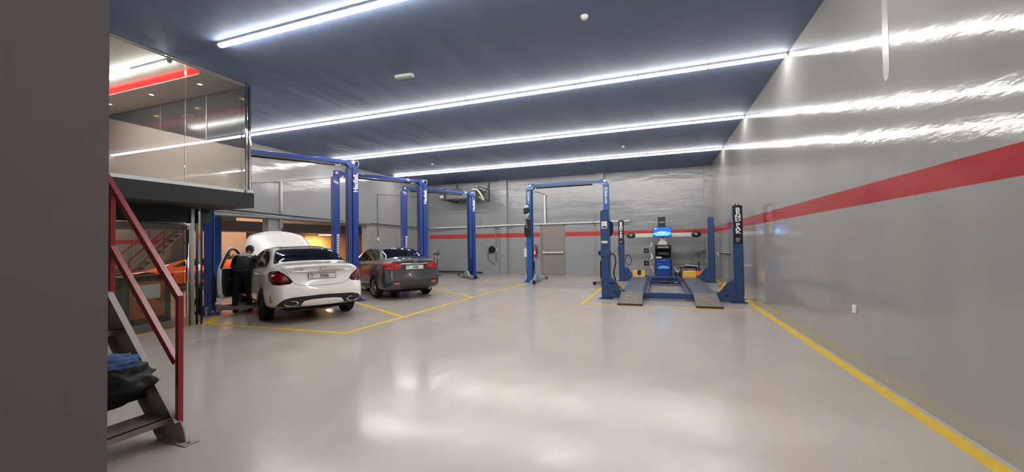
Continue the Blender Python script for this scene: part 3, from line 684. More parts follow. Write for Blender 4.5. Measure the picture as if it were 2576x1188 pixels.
# ---- dark grey saloon
def grey_saloon(loc, heading):
    t = thing('grey_saloon_car', 'dark grey saloon car parked under the second blue lift, seen from behind', 'car', loc, heading)
    O = .97
    T = dict(L=4.44, edge=.06, xs=[0, .05, .13, .26, .45, .65, .85, 1.05, 1.3, 1.6, 1.95, 2.3, 2.65, 2.95, 3.25, 3.5, 3.75, 4.0, 4.2, 4.35, 4.44],
        zt=[(0, 1.085), (.15, 1.115), (.4, 1.13), (.6, 1.15), (.9, 1.27), (1.3, 1.415), (1.8, 1.47), (2.2, 1.475), (2.7, 1.40), (3.1, 1.24), (3.55, 1.04), (3.95, .96), (4.2, .87), (4.44, .70)],
        zs=[(0, .98), (.3, 1.0), (1.0, 1.01), (2.2, .965), (3.3, .92), (4.0, .85), (4.44, .62)],
        yr=[(0, .58), (.15, .62), (.5, .62), (.8, .585), (1.2, .53), (2.2, .52), (2.8, .56), (3.4, .64), (4.0, .66), (4.44, .4)],
        w=[(0, .68), (.06, .74), (.15, .785), (.35, .825), (.7, .845), (1.1, .85), (3.6, .845), (4.0, .80), (4.3, .68), (4.44, .55)],
        zb=[(0, .30), (.3, .24), (1, .21), (4.2, .2), (4.44, .24)],
        dxr=[(.2, .08), (.35, .01), (.50, 0), (.56, .02), (.68, .03), (.72, .07), (.85, .10), (1.0, .08), (1.08, .02), (1.15, .02)], dxf=[(.2, .05), (.5, 0), (.9, .12)])
    me, bvh = car_body(T, (.97, 3.57), .305, .56); mesh_obj('body', me, M_cgrey, t)
    def D(*a, **k): return decal(bvh, *a, **k)
    D([[(.62, .60), (.62, -.60), (.72, -.62), (1.0, -.56), (1.22, -.47), (1.27, -.38), (1.29, 0), (1.27, .38), (1.22, .47), (1.0, .56), (.72, .62)]], proj_top, .003, M_tint, 'rear_window', t)
    D([[(2.86, .48), (2.86, -.48), (3.1, -.56), (3.42, -.62), (3.44, 0), (3.42, .62), (3.1, .56)]], proj_top, .003, M_tint, 'windscreen', t)
    for s in (1, -1):
        D([[(.92, 1.09), (1.20, 1.06), (1.74, 1.05), (1.74, 1.385), (1.5, 1.37), (1.25, 1.30), (1.05, 1.20)]], proj_side(s), .003, M_tint, 'rear_door_window', t)
        D([[(1.80, 1.05), (3.08, 1.0), (2.9, 1.13), (2.65, 1.25), (2.35, 1.345), (2.1, 1.385), (1.80, 1.388)]], proj_side(s), .003, M_tint, 'front_door_window', t)
        D(strip([(1.77, 1.0), (1.80, .7), (1.78, .32)], .007), proj_side(s), .0015, M_seam, 'door_gap', t, flat=True)
        D(strip([(1.02, 1.02), (1.12, .85), (1.32, .60), (1.38, .40), (1.40, .30)], .007), proj_side(s), .0015, M_seam, 'door_gap', t, flat=True)
        D(strip([(.45, .86), (1.2, .86), (2.2, .83), (3.2, .80)], .010), proj_side(s), .004, M_cgrey, 'side_crease', t)
        tl = [(12, .90), (13, .965), (26, 1.01), (46, 1.035), (60, 1.02), (62, .985), (54, .88), (40, .845), (22, .84)]
        lamp = D([tl], proj_corner(.75, .22, s), .008, M_lampr2, 'tail_lamp', t, rim_off=.004)
        o = D(strip([(28.5, .845), (28.5, 1.03)], 1.3), proj_corner(.75, .22, s), .011, M_lampd, 'lamp_divider', lamp, flat=True)
        o = D([[(33, .93), (60, .96), (55, .90), (40, .875), (33, .87)]], proj_corner(.75, .22, s), .013, M_lampr, 'lower_lens', lamp, rim_off=.010)
        o = D([[(s*.62, .43), (s*.46, .43), (s*.44, .47), (s*.63, .475)]], proj_rear, .008, M_lampr2, 'reflector', t)
        D(strip([(s*.50, 1.07), (s*.48, .86), (s*.44, .74), (s*.30, .715), (0, .71)], .007), proj_rear, .0015, M_seam, 'boot_gap', t, flat=True)
        D(strip([(s*.66, .60), (s*.30, .555), (0, .55)], .02), proj_rear, .010, M_cgrey, 'bumper_crease', t)
        wheel(t, .97, s*.745, .305, s, M_rim, wd=.19, spokes=7); wheel(t, 3.57, s*.745, .305, s, M_rim, wd=.19, spokes=7)
        for ax in (.97, 3.57): well(t, ax, s*.55, .305)
        MB().tube([(0, 0, 0), (0, s*.035, .004), (.03, s*.045, .006), (.15, s*.045, .006), (.18, s*.035, .004), (.18, 0, 0)], .011, 8).build('door_handle', M_cgrey, t, loc=(1.2, s*.825, .905), smooth=True)
        MB().box((2.85, s*.93, 1.05), (.11, .20, .14)).build('door_mirror', M_cgrey, t, bev=.035)
    D([[(-.38, .30), (-.46, .37), (-.2, .395), (.2, .395), (.46, .37), (.38, .30), (0, .29)]], proj_rear, .003, M_blackp, 'lower_grille', t)
    b_ = MB(); b_.tube([(sx(bvh, y_, .98, .004), y_, .98) for y_ in (-.42, -.3, -.15, 0, .15, .3, .42)], [.008, .022, .026, .026, .026, .022, .008], 10); b_.build('chrome_bar', M_chrome, t, smooth=True)
    plate(t, sx(bvh, 0, .88, .008), 0, .88, '40581', framecol=M_galv)
    # emblem: an upright H in a rounded square
    cx, cz = sx(bvh, 0, 1.05, .012), 1.055; fr = rounded(.10, .085, .02, 4)
    b_ = MB(); b_.tube([(cx, p[0], cz+p[1]) for p in fr], .004, 6, closed=True)
    for s in (1, -1): b_.rod((cx, s*.018, cz-.03), (cx, s*.028, cz+.03), .006, 6)
    b_.rod((cx, -.022, cz), (cx, .022, cz), .006, 6); b_.build('emblem', M_chrome, t, smooth=True)
    letters('badge', [('CITY', .05, 0, 0, .001, 1.3)], M_chrome, frame_mtx((sx(bvh, .38, 1.04, .016), .40, 1.045), (sx(bvh, .30, 1.04)-sx(bvh, .48, 1.04), -.18, 0), (0, 0, 1)), t)
    MB().rod((1.42, 0, 1.42), (1.30, 0, 1.56), .006, 6, r2=.003).build('aerial', M_blackp, t)
    MB().bx(.3, 4.2, -.54, .54, .19, .3).build('underbody', M_under, t)
    MB().rod((-.0, -.42, .27), (.3, -.42, .27), .03, 14).build('exhaust_pipe', M_galv, t)
    for o in t.children: o.location = (o.location.x-O, o.location.y, o.location.z)
    return t
grey_saloon((-7.15, 10.1, 0), radians(147))
# ================================================================ vehicle lifts
M_hao = mat('deep blue lift paint', (28, 66, 146), .3, spec=.5, coat=.3)
M_sup = mat('mid blue lift paint', (32, 92, 164), .32, spec=.5, coat=.2)
M_bend = mat('navy blue lift paint', (44, 72, 118), .38, spec=.5)
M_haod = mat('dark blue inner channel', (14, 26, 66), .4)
M_raild = mat('darker blue rail paint', (22, 46, 104), .35)  # darker blue than the columns, for the slide rails
M_arm = mat('silver grey lift arm paint', (150, 152, 155), .4, metal=.3)
M_armd = mat('dark grey lift arm', (62, 62, 66), .45)
M_lab = mat('white lettering', (232, 234, 236), .45)
M_label = mat('white label', (214, 214, 208), .5)

def channel(mb, x, s, d, w_, z0, z1, t=.012, lip=.05):
    """C section standing at x with its open side towards s (+1 = +x); d deep, w_ wide"""
    xb = x-s*d/2
    mb.bx(xb, xb+s*t, -w_/2, w_/2, z0, z1)
    for q in (-1, 1):
        mb.bx(xb, xb+s*d, q*w_/2, q*(w_/2-t), z0, z1); mb.bx(xb+s*(d-t), xb+s*d, q*w_/2, q*(w_/2-lip), z0, z1)

def arm(parent, name, p, ang, L1, L2, z, m, pad=True):
    """swing arm: fixed box, sliding box and round lifting pad"""
    u = Vector((cos(ang), sin(ang), 0)); p = Vector((p[0], p[1], z))
    a = MB(); a.bar(p, p+u*L1, .11, .085); a.rod((p.x, p.y, z-.07), (p.x, p.y, z+.07), .07, 18)
    o = a.build(name, m, parent, bev=.006)
    MB().bar(p+u*(L1-.15), p+u*(L1+L2), .08, .06).build('extension', m, o, bev=.004)
    e = p+u*(L1+L2)
    if pad:
        MB().lathe([(0, -.05), (.05, -.05), (.05, .02), (.065, .02), (.065, .05), (0, .05)], 20, Matrix.Translation(e)).build('lifting_pad', M_rub, o)
    return o

def two_post(name, label, L, R, H, m, brand, cab_z, arms, inner=M_haod, wd=.30, dp=.15, group='two post vehicle lifts'):
    L = Vector((L[0], L[1], 0)); R = Vector((R[0], R[1], 0)); c = (L+R)/2; dv = R-L; half = dv.length/2; rz = math.atan2(dv.y, dv.x)
    t = thing(name, label, 'vehicle lift', c, rz, group)
    cols = []
    for s in (-1, 1):
        x = s*half; b = MB(); channel(b, x, -s, dp, wd, 0.012, H)
        col = b.build('column', m, t, bev=.004); cols.append(col)
        b = MB(); b.bx(x-.22, x+.22, -.22, .22, 0, .014)
        for q in (-1, 1): b.prism([(x+s*dp/2, .014), (x+s*(dp/2+.10), .014), (x+s*dp/2, .22)], 'y', q*.12-.006, q*.12+.006)
        for q in (-1, 1):
            b.prism([(q*wd/2, .014), (q*(wd/2+.10), .014), (q*wd/2, .25)], 'x', x-.006, x+.006)
        b.build('base_plate', m, t)
        # inner tracks and cables, carriage
        b = MB(); 
        for q in (-.06, .0, .06): b.rod((x-s*.02, q, .4), (x-s*.02, q, H-.1), .011, 8)
        b.build('lifting_cable', M_galv, col)
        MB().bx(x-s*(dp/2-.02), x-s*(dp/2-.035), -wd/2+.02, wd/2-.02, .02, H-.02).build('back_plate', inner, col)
        if wd > .28:
            g = .125 if s > 0 else .04
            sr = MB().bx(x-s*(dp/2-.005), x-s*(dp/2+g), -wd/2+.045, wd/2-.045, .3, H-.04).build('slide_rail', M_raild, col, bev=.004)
            b = MB()
            for q in (.035, .085):
                if q < g: b.rod((x-s*(dp/2+q), -wd/2+.040, .9), (x-s*(dp/2+q), -wd/2+.040, H-.1), .008, 8)
            b.build('guide_rod', mat('pale blue rod', (96, 128, 190), .3), sr)
        k = MB(); k.bx(x-s*(dp/2-.03), x-s*(dp/2+.055), -.115, .115, cab_z, cab_z+.75); k.bx(x-s*(dp/2+.02), x-s*(dp/2+.13), -.17, .17, cab_z-.02, cab_z+.10)
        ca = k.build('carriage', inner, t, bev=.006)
        MB().bx(x-s*(dp/2+.055), x-s*(dp/2+.075), -.09, .09, cab_z+.18, cab_z+.72).build('door_guard', M_rub, ca, bev=.006)
        for (sx_, ang, L1, L2) in arms:
            if sx_ == s:
                o = arm(t, 'swing_arm', (x-s*(dp/2+.10), (.11 if sin(ang) > 0 else -.11)), ang, L1, L2, cab_z+.04, M_armd if 'dark' in name+label and s < 0 else M_arm)
    # overhead beam with end brackets
    b = MB(); b.bx(-half+.03, half-.03, -.055, .055, H+.07, H+.17)
    bm_ = b.build('overhead_beam', m, t, bev=.008)
    for s in (-1, 1):
        x = s*half; b = MB()
        b.prism([(x+s*.02, H+.20), (x-s*.22, H+.18), (x-s*.22, H+.06), (x-s*.12, H-.06), (x-s*.02, H-.06), (x+s*.02, H-.0)], 'y', -.075, -.063)
        b.prism([(x+s*.02, H+.20), (x-s*.22, H+.18), (x-s*.22, H+.06), (x-s*.12, H-.06), (x-s*.02, H-.06), (x+s*.02, H-.0)], 'y', .063, .075)
        k = b.build('beam_bracket', m, t)
        MB().rod((x-s*.04, -.08, H+.12), (x-s*.04, .08, H+.12), .045, 18).build('pulley', M_galv, k)
    b = MB(); b.rod((-half+.28, -.02, H+.02), (half-.5, -.02, H+.02), .028, 12); b.build('shutoff_bar', M_blackp, t)
    b = MB(); b.tube([(half-.5, -.02, H+.02), (half-.38, -.02, H+.02), (half-.36, -.02, H+.07)], .008, 6); b.build('shutoff_rod', M_lab, t)
    hp = MB(); hp.tube([(half-.05, -.05, H+.10), (half+.06, -.10, H+.16), (half+.10, -.10, H+.08), (half+.08, -.02, H-.02)], .010, 8); hp.build('hose', M_label, t, smooth=True)
    return t, cols, half

# lift one: round the white car
ang_ = 0
def hao(label, L, R, arms, cab=.09, extra=None):
    t, cols, half = two_post('two_post_lift', label, L, R, 3.65, M_hao, 'HaoSail', cab, arms)
    dp, wd = .15, .30
    # lettering up the face that looks to the aisle
    M = frame_mtx((half+.005, -wd/2-.0015, 3.22), (0, 0, 1), (-1, 0, 0))
    letters('lettering', [('Hao', .165, -.13, 0, .006, 1.0), ('SaiL', .165, .12, 0, .006, .95)], M_lab, M, cols[1], label='white maker name running up the column')
    if 'nearest' in label: return t, cols, half
    b = MB()
    for k in range(8): b.bx(-half+.01, -half+.085, -wd/2-.003, -wd/2-.0005, 1.20+k*.085, 1.27+k*.085)
    b.build('warning_labels', M_label, cols[0])
    return t, cols, half
arms1 = [(-1, radians(-62), .75, .35), (-1, radians(28), .75, .45), (1, radians(180+60), .6, .2), (1, radians(180-28), .75, .45)]
t1, c1, h1 = hao('tall blue two post lift holding the white saloon, nearest of the left bays', (-9.50, 6.15), (-7.80, 8.85), [(-1, radians(12), .72, .3), (-1, radians(-20), .70, .3), (1, radians(180+12), .72, .3), (1, radians(180-40), .72, .3)])
b = MB(); b.rod((-h1-.11, 0, 1.75), (-h1-.15, 0, 1.75), .17, 28); b.build('cable_cover', M_rub, c1[0])
b = MB(); b.rod((-h1-.03, -.19, .0), (-h1-.03, -.19, .20), .035, 16); b.build('filter_can', M_galv, c1[0])
MB().bx(-h1-.22, -h1-.16, -.05, .13, .42, 2.2).build('side_cover', M_haod, c1[0], bev=.01)
MB().bx(-h1-.20, -h1-.14, -.12, -.06, 1.22, 1.32).build('switch_box', mat('orange switch', (230, 88, 40), .4), c1[0])
b = MB(); b.tube([(-h1-.11, -.1, .75), (-h1-.20, -.14, .45), (-h1-.24, -.16, .15), (-h1-.2, -.2, .03)], .014, 8); b.build('floor_hose', M_rub, c1[0], smooth=True)
t2, c2, h2 = hao('blue two post lift over the dark grey saloon, middle of the three left bays', (-9.38, 9.80), (-7.87, 12.42), [(-1, radians(40), .6, .2), (-1, radians(-40), .6, .2), (1, radians(180+60), .6, .15), (1, radians(180-60), .6, .15)], cab=.09)
t3, c3, h3 = hao('blue two post lift standing empty in the farthest left bay', (-9.50, 13.55), (-7.72, 16.12), [(-1, radians(60), .6, .2), (-1, radians(-60), .6, .2), (1, radians(180+75), .6, .15), (1, radians(180-85), .6, .15)], cab=.06)
# low folded arms on the floor by the column
def folded(t, x, s, m=M_arm):
    b = MB(); b.prism([(-.62, .03), (-.60, .10), (-.22, .16), (-.08, .34), (.08, .34), (.20, .18), (.58, .09), (.60, .03), (.30, .03), (.16, .10), (-.16, .10), (-.30, .03)], 'x', x-.06*1, x+.06)
    o = b.build('folded_arm', m, t, bev=.008)
    return o
folded(t3, h3-.30, 1)

# two post lift with vertical lettering
tS, cS, hS = two_post('two_post_lift', 'lighter blue two post lift in front of the exit door', (-4.64, 14.83), (-1.72, 14.80), 3.60, M_sup, 'SUPER', .06, [(-1, radians(75), .55, .2), (-1, radians(-75), .6, .2), (1, radians(100), .6, .2), (1, radians(260), .6, .2)], inner=mat('blue inner channel', (16, 44, 96), .4), wd=.26, dp=.20)
folded(tS, -hS+.22, -1)
for s in (-1, 1):
    x = s*hS; M = frame_mtx((x, -.1315, 0), (1, 0, 0), (0, 0, 1)); zz = 3.42
    P = []
    for k, ch in enumerate('UPERLIFT'):
        P.append((ch, .066, 0, zz-.095-.056*k-(.03 if k > 3 else 0), .004, 1.9))
    if s < 0: P = P[:5]
    o = letters('lettering', P, M_lab, M, cS[0 if s < 0 else 1], label='white stacked letters on the column')
    fr = rounded(.14, .10, .025, 4); b = MB(); b.tube([(x+p[0], -.1315, zz+p[1]) for p in fr], .006, 6, closed=True); b.build('emblem_ring', M_lab, o)
    letters('emblem_letter', [('S', .085, 0, zz, .004, 1.3)], M_lab, M, o)
    b = MB(); b.prism([(x+s*.10, 1.70), (x+s*.19, 1.76), (x+s*.22, 1.90), (x+s*.22, 2.08), (x+s*.19, 2.22), (x+s*.10, 2.28)], 'y', -.03, .02); b.build('cable_cover', M_rub, cS[0 if s < 0 else 1])
# power unit on the left column
xL = -hS+.06
b = MB(); b.bx(xL-.20, xL-.02, -.24, -.135, 2.42, 2.46); b.bx(xL-.18, xL-.04, -.26, -.135, 2.46, 2.58); pu = b.build('pump_block', M_arm, cS[0], bev=.01)
MB().bx(xL-.16, xL+.02, -.26, -.135, 1.78, 2.42).build('oil_tank', M_blackp, pu, bev=.01)
MB().bx(xL-.22, xL-.05, -.30, -.20, 2.62, 2.84).build('motor', M_blackp, pu, bev=.02)
b = MB(); b.rod((xL-.10, -.2, 2.58), (xL-.10, -.2, 2.66), .08, 18); b.rod((xL-.12, -.2, 2.86), (xL-.12, -.2, 2.96), .085, 18); b.build('motor_collar', M_label, pu)
b = MB(); b.tube([(xL-.14, -.27, 2.36), (xL-.11, -.275, 2.2), (xL-.09, -.28, 2.08)], .008, 6); b.build('release_lever', M_label, pu)
MB().bx(xL-.27, xL-.16, -.14, .0, .98, 1.30).build('control_box', M_label, cS[0], bev=.006)
b = MB(); b.tube([(xL-.20, -.1, .98), (xL-.22, -.1, .7), (xL-.17, -.1, .35), (xL-.17, -.08, .1)], .012, 8); b.build('cable', M_rub, cS[0], smooth=True)
b = MB(); b.tube([(xL+.16, -.16, .95), (xL+.19, -.17, .6), (xL+.14, -.18, .35), (xL+.12, -.15, .2)], .02, 8); b.build('arm_hose', M_arm, cS[0], smooth=True)

# ---- four post ramp lift
def four_post():
    X0, X1, Y0, Y1 = -1.33, 1.80, 10.92, 16.05; H = 2.33
    cx, cy = (X0+X1)/2, (Y0+Y1)/2
    t = thing('four_post_lift', 'navy four post ramp lift with two runways, in front of the alignment stand', 'vehicle lift', (cx, cy, 0))
    hx, hy = (X1-X0)/2, (Y1-Y0)/2; posts = {}
    for sx_, sy_ in ((-1, -1), (1, -1), (-1, 1), (1, 1)):
        b = MB(); x = sx_*hx; y = sy_*hy; w_ = .20; d = .17
        b.bx(x-w_/2, x+w_/2, y-d/2, y-d/2+.012, .012, H); b.bx(x-w_/2, x-w_/2+.012, y-d/2, y+d/2, .012, H); b.bx(x+w_/2-.012, x+w_/2, y-d/2, y+d/2, .012, H); b.bx(x-w_/2, x+w_/2, y+d/2-.012, y+d/2, .012, H); b.bx(x-w_/2, x+w_/2, y-d/2, y+d/2, H-.012, H)
        p = b.build('post', M_bend, t, bev=.004); posts[(sx_, sy_)] = p
        b = MB(); b.bx(x-.17, x+.17, y-.15, y+.15, 0, .014); b.build('base_plate', M_bend, p)
        b = MB()
        for q in (-.035, .03): b.rod((x+q, y, H), (x+q, y, H+.045), .011, 10); b.rod((x+q, y, H+.005), (x+q, y, H+.02), .02, 6)
        b.build('top_bolt', M_blackp, p)
        s = -sx_
        # foot bracket of the cross beam at the post
        b = MB(); b.prism([(x+s*.085, .03), (x+s*.085, .55), (x+s*.17, .55), (x+s*.26, .48), (x+s*.42, .25), (x+s*.62, .20), (x+s*.62, .03)], 'y', y-.10, y+.10)
        br = b.build('beam_end', M_bend, t, bev=.008)
        b = MB(); b.bar((x+s*.275, y, .475), (x+s*.43, y, .26), .19, .015, up=(s*.8, 0, .6)); b.build('edge_strip', mat('amber edge paint', (206, 150, 44), .4), br)
        b = MB(); b.rod((x+s*.27, y-.103, .16), (x+s*.27, y-.10, .16), .03, 16); b.build('cap', M_blackp, br)
    for key in ((1, -1), (-1, 1)):
        x, y = key[0]*hx, key[1]*hy; M = frame_mtx((x, y-.0865, 0), (1, 0, 0), (0, 0, 1)); P = []
        for k, ch in enumerate('BENDPAK'):
            P.append((ch, .108, 0, H-.10-.084*k-(.035 if k > 3 else 0), .005, 1.5))
        panel = MB().bx(x-.092, x+.092, y-.0868, y-.0855, H-.92, H-.015).build('name_panel', mat('near black panel', (18, 22, 34), .4), posts[key])
        o = letters('lettering', P, M_lab, M @ Matrix.Translation((0, 0, .002)), panel, label='white stacked maker name')
        b = MB()
        for k in range(3): b.bx(x-.05, x+.045-k*.01, y-.0885, y-.087, H-.80-.035*k, H-.778-.035*k)
        b.build('small_print', M_galv, panel)
    # cross beams
    for s in (-1, 1):
        y = s*hy; b = MB(); b.bx(-hx+.5, hx-.5, y-.08, y+.08, .04, .17); b.bx(-hx+.5, hx-.5, y-.085, y+.085, .165, .19); b.bx(-hx+.5, hx-.5, y-.085, y-.075, .10, .115)
        b.build('cross_beam', M_bend, t, bev=.004)
    # runways with ramps
    M_run = mat('scuffed runway deck', (88, 98, 116), .42, metal=.35, var=.22, vscale=7, bstretch=(3, .7, 1), bump=.0012, bscale=30)
    M_ramp = mat('worn ramp plate', (104, 98, 94), .5, metal=.2, var=.30, vscale=8, bump=.002, bscale=20)
    M_brn = mat('rust brown ramp edge', (66, 34, 34), .5)
    for x0, x1 in ((-.90-cx+.0, -.42-cx+.02), (.80-cx, 1.28-cx)):
        b = MB(); b.bx(x0, x1, -hy-.08, hy-.55, .19, .225); b.bx(x0, x0+.03, -hy-.08, hy-.55, .08, .19); b.bx(x1-.03, x1, -hy-.08, hy-.55, .08, .19)
        for x_ in (x0-.012, x1+.012): b.bx(x_-.012, x_+.012, -hy-.05, hy-.55, .17, .21)
        r = b.build('runway', M_run, t, bev=.004)
        inner_x = x1+.10 if x0 < 0 else x0-.10
        b = MB(); b.bx(inner_x-.03, inner_x+.03, -hy+.10, hy-.3, .12, .17); b.build('jack_rail', M_bend, r)
        yr0 = -hy-.10; b = MB()
        b.prism([(yr0, .222), (yr0, .195), (yr0-.92, .012), (yr0-.98, .012), (yr0-.98, .03)], 'x', x0-.02, x1+.02)
        rp = b.build('ramp', M_ramp, r)
        MB().bx(x0-.035, x1+.035, yr0-1.03, yr0-.97, .0, .045).build('ramp_edge', M_brn, rp, bev=.004)
        # worn yellow decal remains
        b = MB(); rr = random.Random(3 if x0 < 0 else 9); xm = (x0+x1)/2
        for k in range(7):
            u = rr.uniform(.25, .75); v = rr.uniform(-.13, .13); a = rr.uniform(.012, .035); bb = rr.uniform(.006, .02)
            def pt_(du, dv): yy = yr0-(u+dv)*.92; return (xm+v+du, yy, .222-(yr0-yy)*(.222-.03)/.98+.002)
            b.quad(pt_(-a, -bb), pt_(a, -bb*.4), pt_(a*.7, bb), pt_(-a*.6, bb*.8))
        b.build('worn_decal', mat('worn yellow decal', (196, 186, 110), .5), rp)
        # turn plate stop at the far end
        b = MB(); b.bx(x0, x1, hy-.60, hy-.545, .225, .29); b.build('wheel_stop', M_run, r)
    # rolling jack between the runways
    b = MB(); xa, xb = -.30-cx, .70-cx; yj = hy-1.45
    b.bx(xa, xb, yj-.12, yj+.12, .06, .16); b.bx(xa-.06, xa+.04, yj-.15, yj+.15, .10, .20); b.bx(xb-.04, xb+.06, yj-.15, yj+.15, .10, .20)
    b.bx(xa+.1, xb-.1, yj+.18, yj+.30, .12, .26)
    jk = b.build('rolling_jack', mat('deep navy jack', (30, 42, 88), .4), t, bev=.01)
    MB().bx(xa+.33, xa+.62, yj-.20, yj-.10, .11, .15).build('jack_pedal', M_blackp, jk, bev=.01)
    MB().bx(xa+.42, xa+.50, yj-.125, yj-.12, .12, .155).build('jack_label', M_label, jk)
    MB().bx(xb-.22, xb-.10, yj-.125, yj-.12, .11, .145).build('jack_plate', M_galv, jk)
    # control post details on the front left post
    p = posts[(-1, -1)]; x, y = -hx, -hy
    b = MB(); b.bx(x-.07, x+.075, y-.09, y-.086, 1.86, 2.05); lb = b.build('notice', M_label, p)
    MB().bx(x-.05, x+.055, y-.0915, y-.09, 1.88, 1.92).build('notice_text', M_ink, lb)
    MB().bx(x-.08, x+.08, y-.09, y-.086, 1.47, 1.53).build('sticker', M_label, p)
    MB().bx(x-.11, x+.15, y-.11, y+.10, 1.12, 1.28).build('switch_housing', M_bend, p, bev=.01)
    MB().bx(x-.17, x-.11, y-.06, y+.04, 1.15, 1.27).build('hose_clip', M_blackp, p, bev=.01)
    MB().bx(x-.135, x-.10, y-.05, y+.08, .55, 1.0).build('tank', M_blackp, p, bev=.01)
    b = MB(); b.tube([(x+.14, y, 1.18), (x+.24, y-.02, 1.16), (x+.27, y-.03, .95), (x+.22, y-.03, .7), (x+.27, y-.05, .48), (x+.40, y-.10, .28), (x+.52, y-.12, .2)], .016, 10); b.build('hydraulic_hose', M_rub, p, smooth=True)
    b = MB(); b.tube([(x+.16, y-.02, .60), (x+.28, y-.05, .42), (x+.44, y-.11, .22)], .024, 10); b.build('air_pipe', M_arm, p, smooth=True)
    b = MB(); b.bx(x+.10, x+.25, y-.1, y-.06, .40, .42); b.build('yellow_latch', mat('cream latch', (226, 200, 120), .4), p)
    # hose loop at the rear left post
    p = posts[(-1, 1)]; x, y = -hx, hy
    b = MB(); b.tube([(x+.25+.11*sin(a), y-.09, .80+.19*cos(a)) for a in [2*pi*k/20 for k in range(20)]], .012, 8, closed=True); b.build('hose_loop', M_rub, p, smooth=True)
    MB().bx(x+.08, x+.26, y-.10, y-.08, .985, 1.005).build('hose_hook', M_blackp, p)
    MB().bx(x-.125, x-.09, y-.08, y+.08, 1.0, 1.35).build('lock_cover', M_bend, p, bev=.015)
    b = MB(); b.tube([(x-.10, y-.02, 1.25), (x-.26, y-.02, 1.15), (x-.33, y-.02, .95), (x-.22, y-.02, .75), (x-.11, y-.02, .66)], .006, 6); b.build('air_line', mat('red air line', (190, 50, 46), .4), p, smooth=True)
    # push rod at rear right
    return t
four_post()
# wheel turn plates: yellow pads at the far end of the runways
for i, (x, lab) in enumerate(((-.66, 'yellow foam lined wheel clamp case on the left runway, with dark clip'), (.98, 'plain yellow padded block at the far end of the right runway'))):
    t = thing('yellow_pad', lab, 'pad', (x, 14.95, .225), 0)
    p = MB().bx(-.21, .21, -.03, .05, .04, .26).build('pad', mat('yellow vinyl', (226, 192, 84), .5), t, bev=.02)
    MB().bx(-.22, .22, -.14, .10, 0, .04).build('base', mat('dull pink plate', (176, 128, 118), .5), t, bev=.006)
    if i == 0:
        MB().bx(-.05, .08, -.05, -.03, .10, .27).build('clip', mat('dark brown clip', (52, 34, 34), .5), t, bev=.01)
        MB().bx(-.10, .14, -.09, -.04, .05, .08).build('strap', M_label, t)
    else: MB().bx(-.005, .005, -.033, -.03, .05, .25).build('seam', M_yel, t)
# ================================================================ steel stair beside the near wall
def steel_stair(label, loc, rotz, steps, y0, y1, posts_at, far_rail=True, near_rail=False, flip=1):
    """goes up towards local -x; foot of the stringers at x = 0"""
    t = thing('steel_stair', label, 'stairs', loc, rotz)
    rise, run = .215, .205; top = steps*rise; slope = rise/run
    for y, o_ in ((y1, -1), (y0, 1)):
        b = MB()
        prof = [(0.0, 0.005), (.10, .10), (-top/slope+.02, top+.12), (-top/slope-.14, top+.12), (-top/slope-.14, top-.02), (-.20, .005)]
        prof = [(.06, .005), (.035, .10), (.0, .155), (-top/slope+.05, top+.20), (-top/slope-.10, top+.20), (-top/slope-.10, top-.06), (-.20, .005)]
        b.prism(prof, 'y', y-.004, y+.004)
        # flanges
        b.bar((.0, y+o_*.02, .155), (-top/slope+.05, y+o_*.02, top+.20),   .046, .008, up=(slope, 0, 1))
        b.bar((-.20, y+o_*.02, .01), (-top/slope-.10, y+o_*.02, top-.06),   .046, .008, up=(slope, 0, 1))
        b.build('stringer', M_stair, t)
        f_ = MB(); f_.bx(-.22, .13, y-.05, y+.05, 0, .008); f_.rod((.095, y, .008), (.095, y, .02), .012, 8); f_.build('foot_plate', M_stair, t)
    for k in range(steps):
        x = -.10-run*k; z = rise*(k+1)-.03; b = MB()
        b.bx(x-.25, x, y0+.005, y1-.005, z-.006, z); b.bx(x-.008, x, y0+.005, y1-.005, z-.05, z); b.bx(x-.25, x-.242, y0+.005, y1-.005, z-.04, z)
        b.build('tread', M_tread, t)
    for y in ([y1] if far_rail else []) + ([y0] if near_rail else []):
        for x in posts_at:
            z0 = -x*slope+.12; MB().bx(x-.019, x+.019, y-.019, y+.019, z0, z0+.97).build('rail_post', M_red, t, bev=.004)
        x0, x1 = posts_at[0], posts_at[-1]
        for h in (1.06, .56):
            b = MB(); b.bar((x0-(.0 if h > 1 else .03), y, -x0*slope+h+.02), (x1, y, -x1*slope+h+.02), .044, .044); b.build('handrail' if h > 1 else 'mid_rail', M_red, t, bev=.004)
    return t
M_tread = mat('worn chequer plate', (140, 132, 126), .42, metal=.25, var=.14, vscale=16, bump=.0016, bscale=70)
steel_stair('grey steel stair with a red tube handrail in the left foreground', (-3.47, 0, 0), 0, 11, 1.18, 2.05, [-.02, -.90, -2.3], True, True)
st = [o for o in COL.objects if o.name == 'steel_stair'][0]
struct(MB().bx(GX, -5.85, 1.1, 2.12, ZT-.12, ZT).build('trim_%d' % TR[0], M_stair), 'landing at the top of the steel stair'); TR[0] += 1

